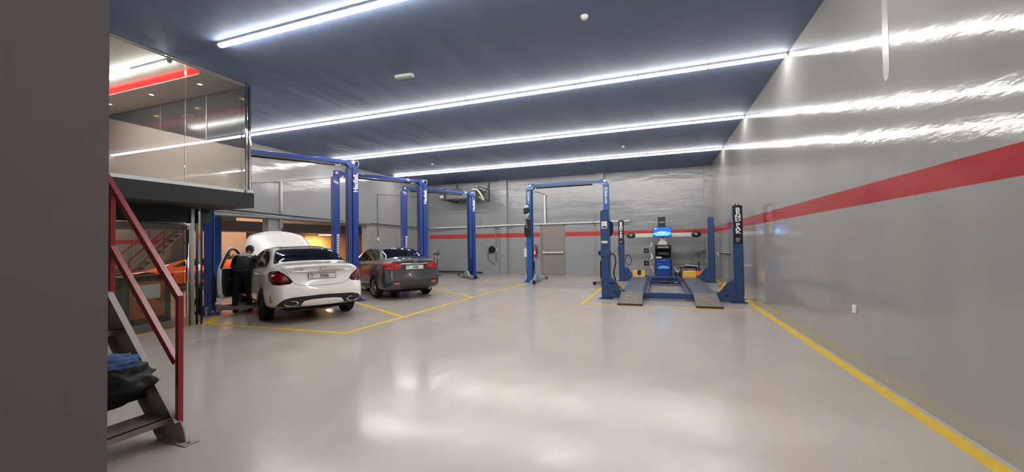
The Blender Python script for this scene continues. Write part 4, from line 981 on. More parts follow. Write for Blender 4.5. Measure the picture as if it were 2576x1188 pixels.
# rubbish bag slumped on the treads
def cloth_blob(name, c, r, m, seed, parent=None, squash=.7, amp=.25, freq=3.5):
    from mathutils import noise
    bm = bmesh.new(); bmesh.ops.create_icosphere(bm, subdivisions=4, radius=1)
    for v in bm.verts:
        n = v.co.normalized(); k = 1+amp*noise.noise(n*freq+Vector((seed, 0, 0)))+.10*abs(noise.noise(n*freq*2.6+Vector((0, seed, 0))))
        v.co = Vector((n.x*r[0]*k, n.y*r[1]*k, n.z*r[2]*k)); 
        if v.co.z < -r[2]*squash: v.co.z = -r[2]*squash+(v.co.z+r[2]*squash)*.12
    me = bpy.data.meshes.new(name); bm.to_mesh(me); bm.free()
    o = mesh_obj(name, me, m, parent, c, smooth=True); return o
M_bag = mat('black bin bag', (10, 10, 11), .55, spec=.2, bump=.003, bscale=14)
t = thing('rubbish_bag', 'black plastic rubbish bag slumped on the lower stair treads', 'bag', (-3.84, 1.70, .398))
cloth_blob('bag', (.02, 0, .07), (.19, .34, .19), M_bag, 3.1, t)
cloth_blob('bag_rim', (-.03, -.10, .20), (.15, .24, .05), mat('grey bag lining', (84, 84, 88), .5, bump=.003, bscale=20), 8.2, t, amp=.4)
t = thing('blue_cloth', 'crumpled blue cloth on top of the black rubbish bag', 'cloth', (-3.76, 1.74, .60))
cloth_blob('cloth', (0, 0, .04), (.09, .17, .07), mat('blue cloth', (62, 92, 140), .8), 5.5, t, amp=.4)
# ================================================================ mechanic
def skin_mesh(verts, edges, root=0, sub=2):
    """verts: [(x, y, z, rx, ry)] -> smooth mesh data"""
    me = bpy.data.meshes.new('sk'); me.from_pydata([v[:3] for v in verts], edges, []); 
    o = bpy.data.objects.new('sk', me); COL.objects.link(o)
    o.modifiers.new('s', 'SKIN'); o.modifiers.new('u', 'SUBSURF').levels = sub
    for i, v in enumerate(verts):
        me.skin_vertices[0].data[i].radius = (v[3], v[4] if len(v) > 4 else v[3]); me.skin_vertices[0].data[i].use_root = (i == root)
    bpy.context.view_layer.update()
    out = bpy.data.meshes.new_from_object(o.evaluated_get(bpy.context.evaluated_depsgraph_get()))
    bpy.data.objects.remove(o)
    for p in out.polygons: p.use_smooth = True
    return out
def mechanic(loc, face):
    t = thing('person', 'person in dark overalls with a white striped back, leaning into the white car', 'person', loc, math.atan2(face[1], face[0])-pi/2)
    # joints in the person's frame: x right, y facing, z up
    J = dict(pel=(0, -.06, .92), sp=(.01, .02, 1.07), ch=(.03, .14, 1.22), nk=(.05, .27, 1.33), hd=(.06, .33, 1.39),
             hL=(-.10, -.05, .89), kL=(-.12, .03, .49), aL=(-.13, -.03, .09), tL=(-.14, .14, .035),
             hR=(.10, -.05, .89), kR=(.13, .10, .50), aR=(.13, .07, .09), tR=(.15, .24, .035),
             sL=(-.16, .17, 1.25), eL=(-.23, .17, .97), wL=(-.17, .33, .80), 
             sR=(.21, .19, 1.25), eR=(.33, .36, 1.08), wR=(.36, .60, 1.00))
    def V(n, r, r2=None): return (*J[n], r, r2 if r2 else r)
    names = ['pel', 'sp', 'ch', 'nk', 'hd', 'hL', 'kL', 'aL', 'tL', 'hR', 'kR', 'aR', 'tR', 'sL', 'eL', 'wL', 'sR', 'eR', 'wR']
    rad = dict(pel=.12, sp=.115, ch=.125, nk=.055, hd=.055, hL=.085, kL=.058, aL=.04, tL=.04, hR=.085, kR=.058, aR=.04, tR=.04, sL=.062, eL=.042, wL=.027, sR=.062, eR=.042, wR=.027)
    vs = [V(n, rad[n]) for n in names]; ix = {n: i for i, n in enumerate(names)}
    ed = [('pel', 'sp'), ('sp', 'ch'), ('ch', 'nk'), ('nk', 'hd'), ('pel', 'hL'), ('hL', 'kL'), ('kL', 'aL'), ('aL', 'tL'), ('pel', 'hR'), ('hR', 'kR'), ('kR', 'aR'), ('aR', 'tR'), ('ch', 'sL'), ('sL', 'eL'), ('eL', 'wL'), ('ch', 'sR'), ('sR', 'eR'), ('eR', 'wR')]
    ed = [(ix[a], ix[b_]) for a, b_ in ed]
    # hands: palm and five bent fingers
    for wn, en in (('wL', 'eL'), ('wR', 'eR')):
        w_ = Vector(J[wn]); d = (w_-Vector(J[en])).normalized(); side = d.cross(Vector((0, 0, 1))).normalized(); s = -1 if wn == 'wL' else 1
        up = side.cross(d); p0 = len(vs); pc = w_+d*.055; vs.append((*pc, .030, .020)); ed.append((ix[wn], p0))
        for k, (o_, ln) in enumerate(((-.030, .062), (-.010, .072), (.010, .068), (.028, .052))):
            a = pc+d*.035+side*o_; b_ = a+d*ln*.5-up*.012; c = b_+d*ln*.32-up*.030
            i0 = len(vs); vs += [(*a, .010), (*b_, .0085), (*c, .007)]; ed += [(p0, i0), (i0, i0+1), (i0+1, i0+2)]
        a = pc-side*s*.034-d*.015; b_ = a+d*.03-side*s*.014-up*.008; i0 = len(vs); vs += [(*a, .011), (*b_, .009)]; ed += [(p0, i0), (i0, i0+1)]
    body = skin_mesh(vs, ed)
    # head joined into the same mesh, bowed forward and down
    bm = bmesh.new(); bm.from_mesh(body)
    hm = bmesh.new(); bmesh.ops.create_uvsphere(hm, u_segments=24, v_segments=18, radius=1)
    for v in hm.verts:
        x, y, z = v.co; jaw = 1-.26*max(0, -z)**1.3
        v.co = Vector((x*.078*jaw, y*.098*(1-.10*max(0, -z)), z*.118))
        if y > .6 and abs(x) < .22 and -.35 < z < .15: v.co.y += .022*(1-abs(x)/.22)*(1-abs(z+.15)/.3)      # nose
        if y > .5 and abs(abs(x)-.35) < .16 and .0 < z < .22: v.co.y -= .008                                  # eye sockets
        if y > .5 and abs(x) < .35 and -.62 < z < -.50: v.co.y -= .005                                        # mouth
        if abs(x) > .93 and abs(z) < .28 and abs(y) < .3: v.co.x *= 1.14                                       # ears
    tilt = Matrix.Translation(Vector(J['hd'])+Vector((.005, .055, .045))) @ Matrix.Rotation(-radians(48), 4, 'X') @ Matrix.Rotation(radians(-10), 4, 'Z')
    bmesh.ops.transform(hm, matrix=tilt, verts=hm.verts)
    hme = bpy.data.meshes.new('h'); hm.to_mesh(hme); hm.free(); bm.from_mesh(hme); me = bpy.data.meshes.new('body'); bm.to_mesh(me); bm.free()
    for p in me.polygons: p.use_smooth = True
    mesh_obj('body', me, mat('brown skin', (142, 98, 74), .5), t)
    # hair cap
    b = bmesh.new(); bmesh.ops.create_uvsphere(b, u_segments=24, v_segments=18, radius=1)
    for v in b.verts:
        x, y, z = v.co; v.co = Vector((x*.083, y*.103, z*.122))
    bmesh.ops.delete(b, geom=[v for v in b.verts if v.co.z < -.082 or (v.co.y > .030 and v.co.z < .062)], context='VERTS')
    bmesh.ops.transform(b, matrix=tilt, verts=b.verts); hme = bpy.data.meshes.new('hair'); b.to_mesh(hme); b.free()
    mesh_obj('hair', hme, mat('black hair', (22, 18, 17), .8, bump=.003, bscale=120), t, smooth=True, solid=.008)
    eyes = MB()
    for s in (-1, 1): eyes.lathe([(0, -.01), (.008, -.006), (.011, 0), (.008, .006), (0, .01)], 12, tilt @ Matrix.Translation((s*.030, .083, .014)))
    eyes.build('eyes', M_white, t, smooth=True)
    # clothes
    M_shirt = mat('black work shirt', (26, 28, 34), .8); M_trous = mat('dark navy work trousers', (22, 24, 32), .85)
    bones = [('pel', 'sp', 's'), ('sp', 'ch', 's'), ('ch', 'nk', 's'), ('ch', 'sL', 's'), ('ch', 'sR', 's'), ('sL', 'eL', 's'), ('sR', 'eR', 's'), ('eL', 'wL', 'x'), ('eR', 'wR', 'x'), ('nk', 'hd', 'x'),
             ('pel', 'hL', 't'), ('hL', 'kL', 't'), ('kL', 'aL', 't'), ('pel', 'hR', 't'), ('hR', 'kR', 't'), ('kR', 'aR', 't')]
    def region(c):
        best = (9, 'x')
        for a, b_, r in bones:
            A = Vector(J[a]); B = Vector(J[b_]); u = max(0, min(1, (c-A).dot(B-A)/(B-A).length_squared)); d = (c-A-(B-A)*u).length
            if a == 'ch' and b_ == 'nk' and u > .75: r = 'x'
            if a in ('kL', 'kR') and u > .93: r = 'x'
            if d < best[0]: best = (d, r)
        return best[1]
    body.calc_loop_triangles(); nrm = [v.normal.copy() for v in body.vertices]
    def garment(name, key, m, off):
        fs = [p for p in body.polygons if region(p.center) in key]; vi = sorted({i for p in fs for i in p.vertices}); mp_ = {i: k for k, i in enumerate(vi)}
        g = bpy.data.meshes.new(name); g.from_pydata([body.vertices[i].co+nrm[i]*off for i in vi], [], [[mp_[i] for i in p.vertices] for p in fs])
        return mesh_obj(name, g, m, t, smooth=True, solid=.006)
    s_ = garment('shirt', 's', M_shirt, .016); garment('trousers', 'ts' if 0 else 't', M_trous, .014)
    b = MB(); b.tube([(-.135*cos(a)*-1, -.055+.115*sin(a), .955) for a in [2*pi*k/20 for k in range(20)]], .022, 8, closed=True); b.build('belt', M_trous, t, smooth=True)
    for a, b_ in (('aL', 'tL'), ('aR', 'tR')):
        A, B = J[a], J[b_]; v = [(A[0], A[1]-.03, .05, .05), (A[0], A[1]+.03, .055, .05), (B[0], B[1]+.02, .04, .042)]
        mesh_obj('shoe', skin_mesh(v, [(0, 1), (1, 2)]), M_rub, t)
    # two white reflective bands across the shoulders, laid on the shirt
    me = s_.data; bvh = BVHTree.FromPolygons([v.co for v in me.vertices], [list(p.vertices) for p in me.polygons])
    n = Vector((0, -.62, .78)).normalized(); upv = Vector((0, .78, .62)); c = Vector(J['ch'])+Vector((.02, .03, .02))
    for k, (h, hw, tk) in enumerate(((.005, .165, .045), (-.055, .13, .018))):
        bm = bmesh.new(); rows = []
        for i in range(17):
            x = -hw+2*hw*i/16; row = []
            for q in (-.5, 0, .5):
                o = c+Vector((x, 0, 0))+upv*(h+q*tk)+n*.5; hit = bvh.ray_cast(o, -n)[0]
                row.append(bm.verts.new((hit if hit else o-n*.5)+n*.004))
            rows.append(row)
        for A, B in zip(rows, rows[1:]):
            for q in range(2): bm.faces.new((A[q], A[q+1], B[q+1], B[q]))
        m2 = bpy.data.meshes.new('band'); bm.to_mesh(m2); bm.free(); mesh_obj('reflective_band', m2, M_label, s_, smooth=True, solid=.003)
    return t
mechanic((-8.97, 6.54, 0), (-.62, .78))
# ================================================================ alignment stand
def txt(name, s_, size, o, m, parent, right=(1, 0, 0), up=(0, 0, 1), bold=.003, asp=1, label=None):
    return letters(name, [(s_, size, 0, 0, bold, asp)], m, frame_mtx(o, right, up), parent, label=label)
AX, AY = .19, 17.85
t = thing('wheel_alignment_stand', 'tall wheel alignment stand with a blue screen and a white camera bar', 'alignment machine', (AX, AY, 0))
M_dkgrey = mat('dark grey cabinet', (44, 45, 50), .45); M_cabblue = mat('blue cabinet door', (24, 62, 140), .35)
b = MB()
b.prism([(-.30, .06), (.25, .06), (.25, 1.30), (.02, 1.36), (-.22, 1.36), (-.25, 1.10), (-.30, .80)], 'x', -.33, -.29)
b.prism([(-.30, .06), (.25, .06), (.25, 1.30), (.02, 1.36), (-.22, 1.36), (-.25, 1.10), (-.30, .80)], 'x', .29, .33)
b.bx(-.29, .29, .20, .25, .06, 1.30); cab = b.build('cabinet', M_dkgrey, t, bev=.01)
MB().bx(-.32, .32, -.32, .26, .02, .10).build('base', M_cabblue, t, bev=.01)
d_ = MB().bx(-.285, .285, -.31, .18, .10, .80).build('cabinet_door', M_cabblue, t, bev=.01)
MB().bx(-.285, .285, -.30, -.29, .66, .672).build('shelf_gap', M_blackp, d_)
def screen(parent, x0, x1, z0, z1, y, glow):
    W_, H_ = x1-x0, z1-z0; e = glow
    M0 = mat('screen blue %s' % glow, (14, 78, 190), .3, emit=e*.45); M1 = mat('screen light blue %s' % glow, (70, 190, 248), .3, emit=e*.6); M2 = mat('screen white %s' % glow, (220, 236, 250), .3, emit=e)
    p = MB().bx(x0, x1, y-.004, y, z0, z1).build('screen', M0, parent)
    b = MB(); b.prism([(x0, z0+H_*.22), (x1, z0+H_*.22), (x1, z0+H_*.44), (x0+W_*.62, z0+H_*.47), (x0, z0+H_*.40)], 'y', y-.006, y-.0045); b.build('horizon_band', M1, p)
    b = MB()
    b.prism([(x0+W_*.18, z0+H_*.40), (x0+W_*.28, z0+H_*.50), (x0+W_*.50, z0+H_*.57), (x0+W_*.60, z0+H_*.48), (x0+W_*.52, z0+H_*.46), (x0+W_*.40, z0+H_*.49), (x0+W_*.30, z0+H_*.42)], 'y', y-.008, y-.0065)
    b.prism([(x0+W_*.50, z0+H_*.36), (x0+W_*.62, z0+H_*.52), (x0+W_*.78, z0+H_*.56), (x0+W_*.70, z0+H_*.50), (x0+W_*.62, z0+H_*.44)], 'y', y-.008, y-.0065)
    b.build('picture', M2, p)
    for k in range(6):
        cx = x0+W_*(.18+.128*k); MB().rod((cx, y-.007, z0+H_*.16), (cx, y-.0045, z0+H_*.16), H_*.055, 16).build('icon', M2, p)
    MB().bx(x0+W_*.05, x0+W_*.19, y-.006, y-.0045, z0+H_*.86, z0+H_*.91).build('title_mark', M2, p)
    return p
screen(d_, -.24, .24, .36, .62, -.318, 0.0)
txt('lettering', 'PowerTrak', .04, (0, -.3165, .73), M_label, d_, bold=.001)
b = MB(); b.bx(-.29, .29, -.28, .2, .80, .83); b.build('shelf', M_blackp, t)
b = MB(); b.prism([(-.22, .95), (.18, .95), (.18, 1.12), (-.10, 1.12)], 'x', -.2, .22); b.build('printer', M_blackp, t, bev=.01)
MB().box((-.17, -.25, .845), (.22, .12, .03), Matrix.Rotation(radians(20), 3, 'X')).build('keyboard', M_white, t, bev=.01)
h_ = MB().bx(-.30, .30, -.26, .1, 1.19, 1.36).build('hood', M_blackp, t, bev=.015)
txt('lettering', 'PowerTrak', .085, (0, -.2625, 1.27), M_lab, h_, bold=.002)
bx_ = MB().bx(-.18, .15, -.12, .05, 1.36, 1.50).build('monitor_base', M_label, t, bev=.008)
MB().rod((-.02, -.122, 1.42), (-.02, -.120, 1.42), .012, 12).build('button', M_grey, bx_)
c_ = MB().bx(-.11, .10, -.03, .08, 1.44, 2.1).build('mast', M_label, t, bev=.01)
b = MB(); b.prism([(-.09, 1.71), (-.005, 1.78), (.08, 1.71), (-.005, 1.63)], 'y', -.034, -.0305); b.build('hazard_sign', mat('amber sign', (222, 150, 60), .5), c_)
b = MB(); b.tube([(-.005, -.036, 1.68), (.04, -.036, 1.60), (.06, -.036, 1.50)], .006, 6); b.build('lead', M_grey, c_)
mn = MB().bx(-.38, .33, -.16, -.10, 1.68, 2.10).build('monitor', M_blackp, t, bev=.008)
screen(mn, -.36, .31, 1.705, 2.08, -.1605, 1.3)
tb = MB().bx(-.18, .11, -.10, .06, 2.06, 2.52).build('mast_head', M_blackp, t, bev=.012)
txt('lettering', 'PowerTrak', .048, (-.03, -.1025, 2.30), M_lab, tb, bold=.002)
br = MB().bx(-1.22, 1.20, -.09, -.02, 1.70, 1.845).build('camera_bar', mat('white anodised bar', (222, 222, 220), .35, metal=.2), t, bev=.006)
b = MB()
for z in (1.745, 1.79): b.bx(-1.2, 1.18, -.0935, -.090, z, z+.008)
b.build('bar_groove', M_grey, br)
for s in (-1, 1):
    x = s*1.26; M_ = Matrix.Translation((x, -.07, 1.775)) @ Matrix.Rotation(pi/2, 4, 'X') @ Matrix.Diagonal((1.45, .95, 1, 1))
    p = MB().lathe([(0, -.05), (.13, -.05), (.135, .0), (.115, .04), (0, .055)], 32, M_).build('camera_pod', mat('dark green camera pod', (34, 48, 42), .25), t, smooth=True)
    b = MB(); b.box((x, -.128, 1.775), (.085, .012, .085), Matrix.Rotation(radians(45), 3, 'Y')); b.build('camera_lens', mat('pale green lens', (140, 176, 160), .15), p)
# castors
for x in (-.26, .26):
    for y in (-.26, .2): MB().rod((x-.012, y, .022), (x+.012, y, .022), .022, 12).build('castor', M_rub, t)
# wheel clamps hanging on hooks at its left side
for k, z in enumerate((1.13, .60)):
    c = thing('wheel_clamp', 'black wheel clamp target with white claws hanging left of the alignment stand, ' + ('upper one' if k == 0 else 'lower one'), 'wheel clamp', (AX-.52, AY-.12, 0), 0, 'wheel clamps on the alignment stand')
    p = MB().bx(-.24, -.04, -.03, .0, z-.10, z+.10).build('target_plate', M_blackp, c, bev=.01)
    MB().box((-.14, -.034, z), (.06, .006, .06), Matrix.Rotation(radians(45), 3, 'Y')).build('target_pattern', M_grey, p)
    b = MB(); b.bar((.06, 0, z-.22), (.06, 0, z+.24), .03, .03); b.rod((-.04, 0, z), (.06, 0, z), .018, 10); b.rod((.06, 0, z), (.20, 0, z+.12), .012, 8); b.build('clamp_frame', M_galv, c)
    b = MB(); b.tube([(.05, -.01, z+.34), (.08, -.02, z+.28), (.06, -.02, z+.20), (.02, -.03, z+.15)], .026, 8); b.build('claw', M_white, c, smooth=True)
    b = MB(); b.tube([(.03, -.03, z-.12), (.09, -.03, z-.18), (.11, -.02, z-.26), (.12, -.01, z-.34)], .026, 8); b.build('claw', M_white, c, smooth=True)

# ================================================================ pedestal fans
def fan(label, loc, rotz, zc=1.02, R_=.34, guard=M_galv):
    t = thing('pedestal_fan', label, 'fan', loc, rotz)
    MB().lathe([(0, 0), (.22, 0), (.22, .02), (.06, .05), (0, .05)], 28).build('base', M_blackp, t)
    MB().rod((0, 0, .05), (0, 0, zc-.05), .02, 12).build('pole', M_blackp, t)
    b = MB()
    for k in range(36):
        a = 2*pi*k/36; u = Vector((cos(a), 0, sin(a))); C_ = Vector((0, -.16, zc))
        b.tube([C_+u*.06+Vector((0, -.06, 0)), C_+u*R_*.7+Vector((0, -.045, 0)), C_+u*R_, C_+u*R_*.8+Vector((0, .07, 0)), C_+u*.08+Vector((0, .10, 0))], .0022, 4)
    for r, y in ((R_, -.16), (R_*.7, -.205), (R_*.4, -.215), (R_*.8, -.09)):
        b.tube([(r*cos(a), y, zc+r*sin(a)) for a in [2*pi*k/32 for k in range(32)]], .004, 6, closed=True)
    b.build('guard', guard, t)
    b = MB()
    for k in range(3):
        a0 = 2*pi*k/3+.3; pts = []
        f = [b.b.verts.new((r*cos(a0+da), -.16+dy, zc+r*sin(a0+da))) for r, da, dy in ((.05, -.3, .02), (.05, .3, -.01), (.20, .42, -.03), (.29, .36, -.03), (.30, .0, .0), (.27, -.30, .03), (.15, -.35, .03))]
        b.b.faces.new(f)
    b.build('blades', mat('fan blade grey', (120, 124, 124), .4, metal=.4), t, solid=.004)
    m_ = MB(); m_.rod((0, -.12, zc), (0, .08, zc), .07, 18); m_.rod((0, -.20, zc), (0, -.12, zc), .045, 14); m_.build('motor', M_blackp, t)
    MB().rod((0, -.235, zc), (0, -.205, zc), .045, 18).build('badge', mat('red fan badge', (150, 50, 46), .4), t)
    return t
fan('large pedestal fan standing behind the dark grey saloon', (-10.2, 17.3, 0), radians(-12), 1.05, .36)
fan('pedestal fan behind the rear right post of the ramp lift', (1.50, 17.5, 0), radians(-10), 1.0, .38, mat('olive fan guard', (92, 98, 84), .5))

# ================================================================ things on the far wall and left wall
YW = BY
def wall_pipe(name, label, pts, r, m, cat='pipe'):
    return tag(MB().tube(pts, r, 10).build(name, m, smooth=True), label, cat)
wall_pipe('wall_pipe', 'white horizontal pipe running along the far wall above the exit door', [(LX+.08, YW-.08, 2.38), (-7.75, YW-.08, 2.40), (-7.6, YW-.22, 2.41), (-6.75, YW-.22, 2.41), (-6.6, YW-.08, 2.42), (-2.85, YW-.08, 2.43), (-2.7, YW-.22, 2.43), (-1.15, YW-.22, 2.44)], .035, M_lab)
wall_pipe('wall_pipe', 'thin dark cable pipe under the white pipe, left end of the far wall', [(LX+.12, YW-.05, 2.22), (-9.6, YW-.05, 2.34), (-8.0, YW-.05, 2.345)], .014, M_grey)
wall_pipe('drop_pipe', 'thin vertical pipe dropping from the white pipe left of the pilaster', [(-7.62, YW-.05, 2.38), (-7.62, YW-.05, .62)], .018, M_grey)
t = thing('vertical_conduit', 'white vertical conduit above the exit door', 'conduit', (-5.06, YW, 0))
MB().bx(-.04, .04, -.08, -.001, 2.46, 3.80).build('trunking', M_lab, t)
MB().bx(.04, .06, -.075, -.001, 2.46, 3.81).build('side_pipe', M_grey, t)
wall_pipe('power_cable', 'dark cable running from the white conduit to the lighter blue lift', [(-5.02, YW-.04, 3.82), (-4.9, 16.6, 3.72), (-4.56, 15.0, 3.45)], .014, M_blackp, 'cable')
wall_pipe('floor_pipe', 'black pipe lying along the foot of the far wall behind the farthest left lift', [(LX+.1, YW-.12, .09), (-9.6, YW-.10, .10), (-8.35, YW-.12, .07)], .035, M_blackp)
# hose reel
t = thing('hose_reel', 'black hose reel on the far wall with a drooping hose', 'hose reel', (-7.83, YW, 1.22))
MB().lathe([(0, 0), (.15, 0), (.17, .03), (.17, .10), (.15, .13), (0, .13)], 28, Matrix.Rotation(pi/2, 4, 'X')).build('drum', M_rub, t, smooth=False)
MB().bx(-.03, .03, -.04, -.001, .10, .30).build('bracket', M_grey, t)
MB().tube([(-.10, -.10, -.05), (-.22, -.08, -.25), (-.18, -.06, -.50), (.0, -.05, -.66), (.15, -.05, -.74)], .012, 8).build('hose', M_rub, t, smooth=True)
MB().tube([(-.16, -.10, .02), (-.20, -.10, -.12), (-.19, -.10, -.32)], .010, 8).build('red_tail', mat('red air line', (190, 50, 46), .4), t, smooth=True)
MB().bx(.20, .27, -.05, -.001, -.12, .06).build('socket_box', M_label, t)
wall_pipe('hanging_cable', 'thin cable hanging in a curve from the farthest left lift to the hose reel', [(-7.75, 16.4, 3.55), (-7.9, 17.5, 2.5), (-8.4, 18.1, 1.75), (-8.05, YW-.12, 1.30)], .007, M_grey, 'cable')
# fire extinguisher
t = thing('fire_extinguisher', 'red fire extinguisher on the far wall beside the exit door', 'fire extinguisher', (-5.55, YW-.12, 0))
MB().lathe([(0, .84), (.065, .84), (.078, .87), (.078, 1.24), (.06, 1.31), (.028, 1.34), (.028, 1.37), (0, 1.37)], 24, Matrix.Rotation(radians(0), 4, 'Z')).build('cylinder', mat('extinguisher red', (178, 32, 40), .3, coat=.4), t, smooth=True)
MB().bx(-.035, .035, -.083, -.078, .98, 1.16).build('label_plate', M_label, t)
b = MB(); b.bx(-.02, .02, -.02, .02, 1.37, 1.42); b.bar((-.02, 0, 1.42), (.10, 0, 1.45), .02, .012); b.build('valve', M_blackp, t)
MB().tube([(.02, 0, 1.40), (.11, -.01, 1.36), (.10, -.01, 1.2), (.09, 0, 1.0)], .011, 8).build('hose', M_rub, t, smooth=True)
MB().bx(-.09, .09, .07, .12, 1.12, 1.16).build('wall_bracket', M_blackp, t)
tag(MB().tube([(-6.0+.07*cos(a), YW-.02, 1.50+.09*sin(a)) for a in [2*pi*k/16 for k in range(16)]], .010, 6, closed=True).build('cable_coil', M_rub), 'small coil of black cable on the far wall above the fire extinguisher', 'cable')
# overhead unit with brackets on the far wall
t = thing('air_handling_unit', 'grey air unit hung high on the far wall in black brackets, behind the farthest lift', 'air conditioner', (-9.1, 17.75, 0))
u = MB().bx(-1.05, .95, -.35, .55, 3.72, 4.22).build('casing', mat('dull unit grey', (108, 112, 112), .5), t, bev=.03)
MB().bx(-.98, .25, -.36, -.35, 3.98, 4.18).build('grille', mat('dark unit grille', (74, 80, 80), .6), u)
MB().bx(-.95, -.75, -.42, -.36, 3.80, 3.90).build('drain_box', M_label, u, bev=.01)
for k, x in enumerate((-.65, 1.15)):
    b = MB(); b.bx(x-.02, x+.02, .84, .88, 3.68, 4.60); b.bx(x-.02, x+.02, -.45, .88, 3.66, 3.70); b.bar((x, .86, 4.45), (x, -.2, 3.70), .02, .02); b.bx(x-.02, x+.02, -.47, -.43, 3.66, 4.25)
    b.bar((x, -.45, 4.24), (x, .86, 4.24), .03, .03)
    b.build('bracket', M_blackp, t)
MB().bx(-.7, 1.2, -.45, -.41, 3.66, 3.70).build('front_rail', M_blackp, t)
d_ = MB().tube([(.80, -.4, 4.12), (1.05, -.45, 4.10), (1.22, -.45, 3.95), (1.34, -.4, 3.72), (1.36, -.3, 3.62), (1.2, -.2, 3.66), (1.0, -.1, 3.8)], .045, 10).build('flexible_duct', M_label, t, smooth=True)
# left wall conduits and switch
wall_pipe('wall_conduit', 'thin vertical conduit with a switch on the left wall near the far corner', [(LX+.03, 14.42, 3.75), (LX+.03, 14.42, 1.85)], .018, M_grey, 'conduit')
tag(MB().bx(LX, LX+.05, 14.36, 14.48, 1.70, 1.86).build('wall_switch', M_label, bev=.006), 'white switch box at the foot of the thin conduit on the left wall', 'switch')
wall_pipe('wall_conduit', 'pale vertical conduit high on the left wall above the pier', [(LX+.04, 9.64, 3.62), (LX+.04, 9.64, 2.60)], .032, M_lab, 'conduit')
wall_pipe('wall_cable', 'thin cable rising along the left wall behind the blue lifts', [(LX+.02, 6.5, 3.22), (LX+.02, 8.7, 3.46), (LX+.02, 9.6, 3.60), (LX+.02, 11.7, 4.05)], .010, M_grey, 'cable')
wall_pipe('wall_cable', 'dark cable run along the top of the openings on the left wall', [(LX+.03, 6.0, 2.62), (LX+.03, 8.7, 2.56), (LX+.03, 11.6, 2.49), (LX+.03, 18.5, 2.36)], .016, M_blackp, 'cable')
wall_pipe('wall_conduit', 'thin grey conduit just below the dark cable run on the left wall', [(LX+.03, 6.0, 2.56), (LX+.03, 11.6, 2.43), (LX+.03, 18.5, 2.28)], .012, M_galv, 'conduit')
wall_pipe('wall_cable', 'thin cable near the far end of the left wall, joining the thin conduit', [(LX+.02, 14.42, 3.75), (LX+.02, 17.9, 3.98)], .008, M_grey, 'cable')
# right wall
t = thing('wall_socket', 'white wall socket low on the long right wall', 'socket', (RX, 5.73, .675))
MB().bx(-.018, 0, -.045, .045, -.045, .045).build('plate', M_white, t, bev=.004)
MB().bx(-.024, -.018, -.03, -.006, -.02, .02).build('rocker', M_lab, t)
t = thing('wall_bar', 'slim black wall bracket with a pale top on the right wall behind the ramp lift', 'bracket', (RX-.03, 15.0, 1.05))
MB().bar((-.02, 1.2, 0), (-.02, -.85, .03), .03, .03).build('arm', M_blackp, t)
MB().bar((-.01, .9, .03), (-.01, -.8, .055), .04, .012).build('top_strip', M_label, t)
tag(MB().bx(1.99, 2.08, 16.22, 16.34, .97, 1.07).build('socket_box', M_white, bev=.006), 'small white box behind the rear right post of the ramp lift', 'socket')
struct(MB().prism([(4.86, 4.6), (4.86, 3.9), (4.85, 3.4), (4.855, 3.10), (4.875, 3.04), (4.91, 3.02), (4.945, 3.04), (4.965, 3.10), (4.965, 3.4), (4.95, 3.9), (4.96, 4.6)], 'x', RX-.003, RX).build('trim_%d' % TR[0], wall_paint('light patch', (164, 164, 163), None, rough=.3, bumps=((.0003, 40),))), 'pale vertical plaster patch on the right wall'); TR[0] += 1
# ceiling things
for x, y, lab in ((-.9, 5.57, 'white smoke detector on the dark ceiling, nearest the camera'), (-8.17, 13.57, 'white smoke detector on the far left of the dark ceiling'), (-1.01, 13.61, 'white smoke detector on the ceiling between the two farthest tube rows, right half')):
    t = thing('smoke_detector', lab, 'smoke detector', (x, y, CZ), 0, 'smoke detectors on the ceiling')
    MB().lathe([(0, -.0), (.055, 0), (.055, -.014), (.05, -.02), (0, -.02)], 24).build('base', M_white, t)
    MB().lathe([(0, -.02), (.042, -.02), (.042, -.034), (.03, -.05), (0, -.05)], 24).build('sensor', M_white, t)
t = thing('emergency_light', 'small rounded white emergency light on the dark ceiling', 'emergency light', (-4.36, 6.28, CZ), radians(4))
bmesh_ = MB().prism(rounded(.38, .12, .05), 'z', -.05, 0); bmesh_.build('case', M_white, t, bev=.01)
MB().prism(rounded(.32, .07, .03), 'z', -.056, -.05).build('lens', mat('matt lens', (186, 186, 182), .4), t)

# ================================================================ odds and ends round the ramp lift
t = thing('orange_drum', 'round orange drum on the floor right of the yellow padded block', 'drum', (1.42, 16.75, 0))
MB().lathe([(0, .0), (.16, 0), (.19, .06), (.19, .30), (.15, .36), (0, .36)], 28).build('drum', mat('orange plastic', (234, 92, 40), .4), t, smooth=True)
b = MB(); b.tube([(-.17, 0, .28), (0, -.02, .46), (.17, 0, .28)], .01, 8); b.build('handle', M_blackp, t)
t = thing('tool_trolley', 'low dark tool trolley behind the yellow padded block, with silver trays', 'trolley', (1.10, 17.15, 0))
b = MB(); b.bx(-.32, .30, -.2, .2, .10, .16); b.bx(-.32, .30, -.2, .2, .44, .48)
for x in (-.30, .28):
    for y in (-.18, .18): b.bx(x-.015, x+.015, y-.015, y+.015, .05, .48)
b.build('frame', mat('dark red frame', (60, 30, 32), .5), t)
MB().bx(-.25, -.02, -.15, .12, .16, .36).build('tool_box', M_blackp, t, bev=.02)
MB().box((.10, -.05, .55), (.46, .24, .02), Matrix.Rotation(radians(8), 3, 'Y')).build('tray', M_lab, t)
MB().box((.12, .08, .50), (.52, .28, .03)).build('lower_tray', M_blackp, t)
t = thing('lever_stand', 'small black stand with pale angled levers beside the alignment stand', 'tool', (.72, 17.35, 0))
b = MB(); b.bx(-.14, .14, -.1, .1, 0, .03); b.bx(-.12, -.04, -.08, .08, .03, .28); b.bx(.0, .12, -.08, .08, .03, .24); b.build('block', M_blackp, t)
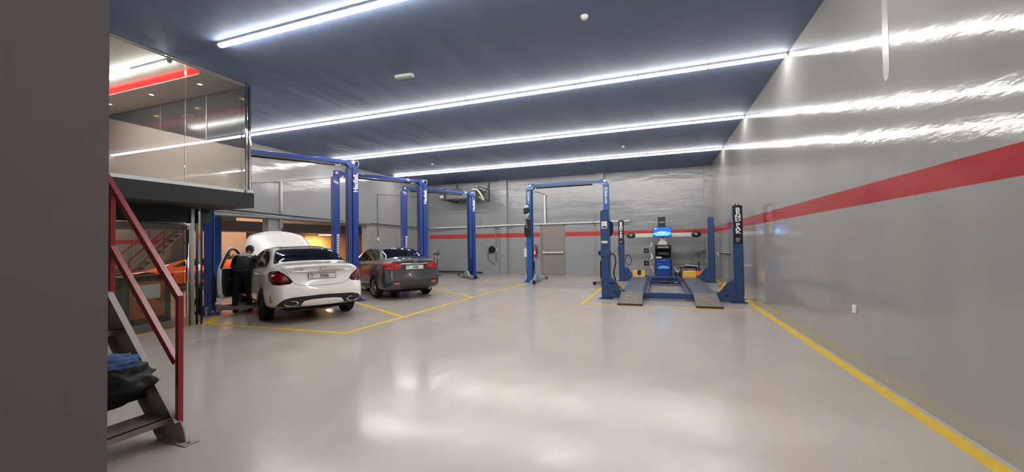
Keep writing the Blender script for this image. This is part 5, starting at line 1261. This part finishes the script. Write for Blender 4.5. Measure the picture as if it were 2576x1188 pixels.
b = MB(); b.bar((0, 0, .26), (-.12, 0, .46), .03, .03); b.bar((.0, 0, .26), (.14, 0, .50), .04, .03); b.bar((-.1, -.02, .28), (.10, -.02, .33), .03, .03); b.build('lever', M_label, t)
tag(MB().rod((1.62, 16.45, .42), (1.66, 16.5, .82), .014, 10).build('white_rod', M_lab), 'thin white rod leaning by the rear right post of the ramp lift', 'rod')
MB_r = [o for o in COL.objects if o.name == 'white_rod'][0]; MB_r.location = (0, 0, -.42+.0)
tag(MB().rod((.55, 17.95, .56), (2.0, 17.95, .56), .012, 8).build('rope', M_blackp), 'thin dark rope stretched low between the alignment stand and the right wall', 'rope')
t = thing('hose_heap', 'tangle of brown air hose on the yellow line by the right wall', 'hose', (1.93, 13.9, 0))
rr = random.Random(5); pts = []
for k in range(26):
    a = k*.9; pts.append((.10*cos(a)*(1+.3*rr.random()), .35*sin(a)*(1+.3*rr.random())+.03*k-.3, .015+.03*rr.random()+.02*(k % 3)))
MB().tube(pts, .010, 7).build('hose', mat('tan hose', (150, 118, 84), .5), t, smooth=True)
MB().rod((-.02, -.55, .03), (.06, -.85, .05), .022, 10).build('air_gun', M_galv, t)
MB().prism([(0, .02), (.06, .02), (.10, .30), (.07, .30)], 'y', .0, .03).build('nozzle', M_blackp, t)
t = thing('white_bottle', 'small white bottle lying at the foot of the right wall behind the near post', 'bottle', (2.02, 11.6, 0))
MB().lathe([(0, 0), (.03, 0), (.035, .01), (.035, .13), (.014, .16), (.014, .18), (0, .18)], 16, Matrix.Translation((0, 0, .035)) @ Matrix.Rotation(pi/2, 4, 'X')).build('body', M_white, t, smooth=True)
MB().rod((0, -.18, .035), (0, -.20, .035), .016, 12).build('cap', M_grey, t)

# ================================================================ showroom: cabinets, cars, second stair, plant
M_orcab = mat('orange cabinet door', (186, 98, 52), .45); M_cabg = mat('dark cabinet carcass', (70, 72, 68), .5); M_top = mat('black counter top', (30, 31, 33), .3)
for i, (y0, y1) in enumerate(((2.6, 3.55), (3.62, 4.5), (4.62, 5.45))):
    t = thing('display_cabinet', ['dark cabinet with an orange door behind the stair', 'dark cabinet with an orange door and white notice, left one seen through the glass', 'dark cabinet with an orange door and white notice, nearest the steel posts'][i], 'cabinet', (-9.55, (y0+y1)/2, 0), 0, 'cabinets behind the shopfront glass')
    h = (y1-y0)/2; MB().bx(-.55, 0, -h, h, 0, .90).build('carcass', M_cabg, t, bev=.005)
    MB().bx(-.58, .03, -h-.02, h+.02, .90, .95).build('counter_top', M_top, t)
    d_ = MB().bx(.0, .02, -h+.12, h-.12, .12, .84).build('door', M_orcab, t, bev=.004)
    MB().bx(.02, .024, -h+.20, h-.20, .50, .78).build('notice', M_label, d_)
    MB().bx(.02, .03, h-.19, h-.17, .40, .52).build('handle', M_galv, d_)
steel_stair('second grey steel stair with red rails, seen through the shopfront glass', (-18.6, 9.0, 0), radians(-90), 12, -.45, .45, [-.02, -1.1, -2.1], True, True)
def simple_car(name, label, loc, heading, T, paint, axles, rw, ay, rimm, low=False):
    t = thing(name, label, 'car', loc, heading)
    me, bvh = car_body(T, axles, rw, ay); mesh_obj('body', me, paint, t); L = T['L']
    def D(*a, **k): return decal(bvh, *a, **k)
    for ax in axles:
        for s in (1, -1): wheel(t, ax, s*(ay+.18), rw, s, rimm, spokes=10); well(t, ax, s*(ay-.01), rw)
    return t, D, bvh
T = dict(L=4.55, edge=.05, xs=[0, .06, .2, .5, .9, 1.3, 1.7, 2.1, 2.5, 2.9, 3.3, 3.7, 4.0, 4.3, 4.45, 4.55],
    zt=[(0, .86), (.3, .90), (.9, .98), (1.5, 1.12), (2.0, 1.19), (2.4, 1.18), (2.9, 1.04), (3.4, .84), (4.0, .68), (4.4, .52), (4.55, .42)],
    zs=[(0, .78), (.9, .88), (1.6, .84), (2.4, .74), (3.2, .72), (3.8, .72), (4.2, .58), (4.55, .36)],
    yr=[(0, .66), (.5, .6), (1.2, .5), (2.0, .45), (2.6, .5), (3.2, .64), (3.9, .70), (4.55, .4)],
    w=[(0, .78), (.2, .90), (.9, .96), (1.8, .94), (2.6, .92), (3.5, .95), (4.1, .90), (4.4, .75), (4.55, .55)],
    zb=[(0, .28), (.3, .16), (4.2, .12), (4.55, .16)], dxr=[(.2, .12), (.5, 0), (.9, .05)], dxf=[(.1, .0), (.3, .02), (.6, .10)])
t, D, bv = simple_car('orange_sports_car', 'low orange sports car in the showroom beyond the left wall', (-15.95, 9.95, 0), radians(-120.4), T, M_corange, (.95, 3.55), .34, .68, M_rimd)
for o in t.children: o.location.x -= 2.2
D([[(2.45, .42), (2.45, -.42), (3.0, -.56), (3.25, -.58), (3.28, 0), (3.25, .58), (3.0, .56)]], proj_top, .004, M_tint, 'windscreen', t).location.x = -2.2
for s in (1, -1):
    D([[(1.55, .90), (2.9, .86), (2.6, 1.02), (2.2, 1.12), (1.8, 1.10)]], proj_side(s), .004, M_tint, 'side_window', t).location.x = -2.2
    D([[(1.35, .42), (1.5, .72), (2.1, .64), (2.4, .50), (2.3, .40)]], proj_side(s), .003, M_blackp, 'side_intake', t).location.x = -2.2
    D([[(3.0, .20), (3.1, .30), (1.3, .26), (1.3, .16)]], proj_side(s), .003, M_blackp, 'side_skirt', t).location.x = -2.2
    D([[(28, .56), (40, .60), (56, .60), (50, .54), (34, .50)]], proj_corner(3.7, .3, s, True), .004, M_lens, 'head_lamp', t).location.x = -2.2
D([[(-.6, .20), (-.62, .34), (-.3, .38), (.3, .38), (.62, .34), (.6, .20)]], proj_front(4.55), .003, M_blackp, 'front_intake', t).location.x = -2.2
T = dict(L=4.7, edge=.07, xs=[0, .06, .2, .5, .9, 1.3, 1.7, 2.1, 2.5, 2.9, 3.2, 3.5, 3.8, 4.1, 4.4, 4.6, 4.7],
    zt=[(0, 1.15), (.2, 1.35), (.6, 1.55), (1.2, 1.66), (2.2, 1.68), (2.7, 1.58), (3.2, 1.46), (3.5, 1.38), (4.2, 1.32), (4.6, 1.18), (4.7, 1.05)],
    zs=[(0, 1.0), (1.0, 1.14), (3.3, 1.18), (4.2, 1.15), (4.7, .95)], yr=[(0, .6), (.6, .6), (2.2, .6), (3.0, .65), (3.6, .76), (4.3, .76), (4.7, .6)],
    w=[(0, .75), (.2, .88), (.9, .94), (3.9, .94), (4.3, .88), (4.6, .76), (4.7, .66)], zb=[(0, .35), (.5, .28), (4.4, .26), (4.7, .3)], dxr=[(.3, .05), (.6, 0), (1.2, .1)], dxf=[(.2, .06), (.6, 0), (1.0, .06)])
t, D, bv = simple_car('silver_suv_car', 'silver car nose with dark head lamps, at the left edge of the shopfront view', (-17.25, 5.95, 0), radians(31.5), T, M_csilver, (.95, 3.75), .36, .66, M_rim)
for o in t.children: o.location.x -= 2.3
for s in (1, -1):
    D([[(24, .86), (26, 1.08), (44, 1.14), (60, 1.12), (58, .90), (40, .82)]], proj_corner(4.0, .3, s, True), .006, M_tint, 'head_lamp', t).location.x = -2.3
    D([[(34, .92), (36, .98), (46, .99), (46, .92)]], proj_corner(4.0, .3, s, True), .014, M_lens, 'lamp_lens', t).location.x = -2.3
    D([[(1.0, 1.14), (2.9, 1.12), (2.6, 1.36), (2.2, 1.54), (1.2, 1.54), (.9, 1.4)]], proj_side(s), .004, M_tint, 'side_window', t).location.x = -2.3
D([[(-.42, .62), (-.48, .92), (.48, .92), (.42, .62)]], proj_front(4.7), .004, M_blackp, 'grille', t).location.x = -2.3
for z in (.68, .76, .84):
    b = MB(); xx = bv.ray_cast(Vector((7, 0, z)), Vector((-1, 0, 0)))[0].x; b.bx(xx-.03, xx+.015, -.42, .42, z, z+.02); b.build('grille_bar', M_chrome, t).location.x = -2.3
D([[(3.05, .56), (3.05, -.56), (3.42, -.66), (3.42, .66)]], proj_top, .004, M_tint, 'windscreen', t).location.x = -2.3
# potted plant beyond the opening
t = thing('potted_palm', 'green potted palm beyond the opening, behind the open car door', 'plant', (-16.45, 11.45, 0))
MB().lathe([(0, 0), (.16, 0), (.21, .40), (.19, .40), (.18, .36), (0, .36)], 24).build('pot', M_grey, t)
b = MB(); rr = random.Random(11)
for k in range(26):
    a = rr.uniform(0, 2*pi); L_ = rr.uniform(.34, .52); el = rr.uniform(.35, 1.2); w_ = rr.uniform(.02, .035); pv = None
    for i in range(7):
        u = i/6; r = L_*u*cos(el*.6); z = 1.0+L_*(sin(el)*u-.75*u*u*cos(el)); ww = w_*sin(pi*(.12+.86*u))
        c = Vector((r*cos(a), r*sin(a), z)); n = Vector((-sin(a), cos(a), 0))*ww; cur = (b.b.verts.new(c-n), b.b.verts.new(c+n))
        if pv: b.b.faces.new((pv[0], pv[1], cur[1], cur[0]))
        pv = cur
b.build('leaves', mat('palm green', (76, 104, 52), .5), t, smooth=True)
MB().rod((0, 0, .3), (0, 0, .98), .03, 10).build('stem', mat('palm stem', (88, 70, 48), .7), t)
# neighbouring bay: a blue lift column pair seen through the opening
M_dkpanel = mat('dark door panel', (58, 50, 48), .6)
struct(MB().bx(-17.0, -16.94, 12.6, 13.6, 0, 2.2).build('door_2', M_dkpanel), 'dark doorway in the cream wall beyond the openings')
struct(MB().bx(-12.75, -12.72, 6.2, 9.1, 2.36, 3.0).build('window_9', mat('green tinted glazing', (92, 104, 96), .15, spec=.8)), 'green tinted glazing above the dark fascia')
tb = two_post('two_post_lift', 'blue lift column seen through the opening behind the nearest lift', (-14.6, 6.0), (-12.6, 8.45), 3.65, M_hao, '', .1, [])
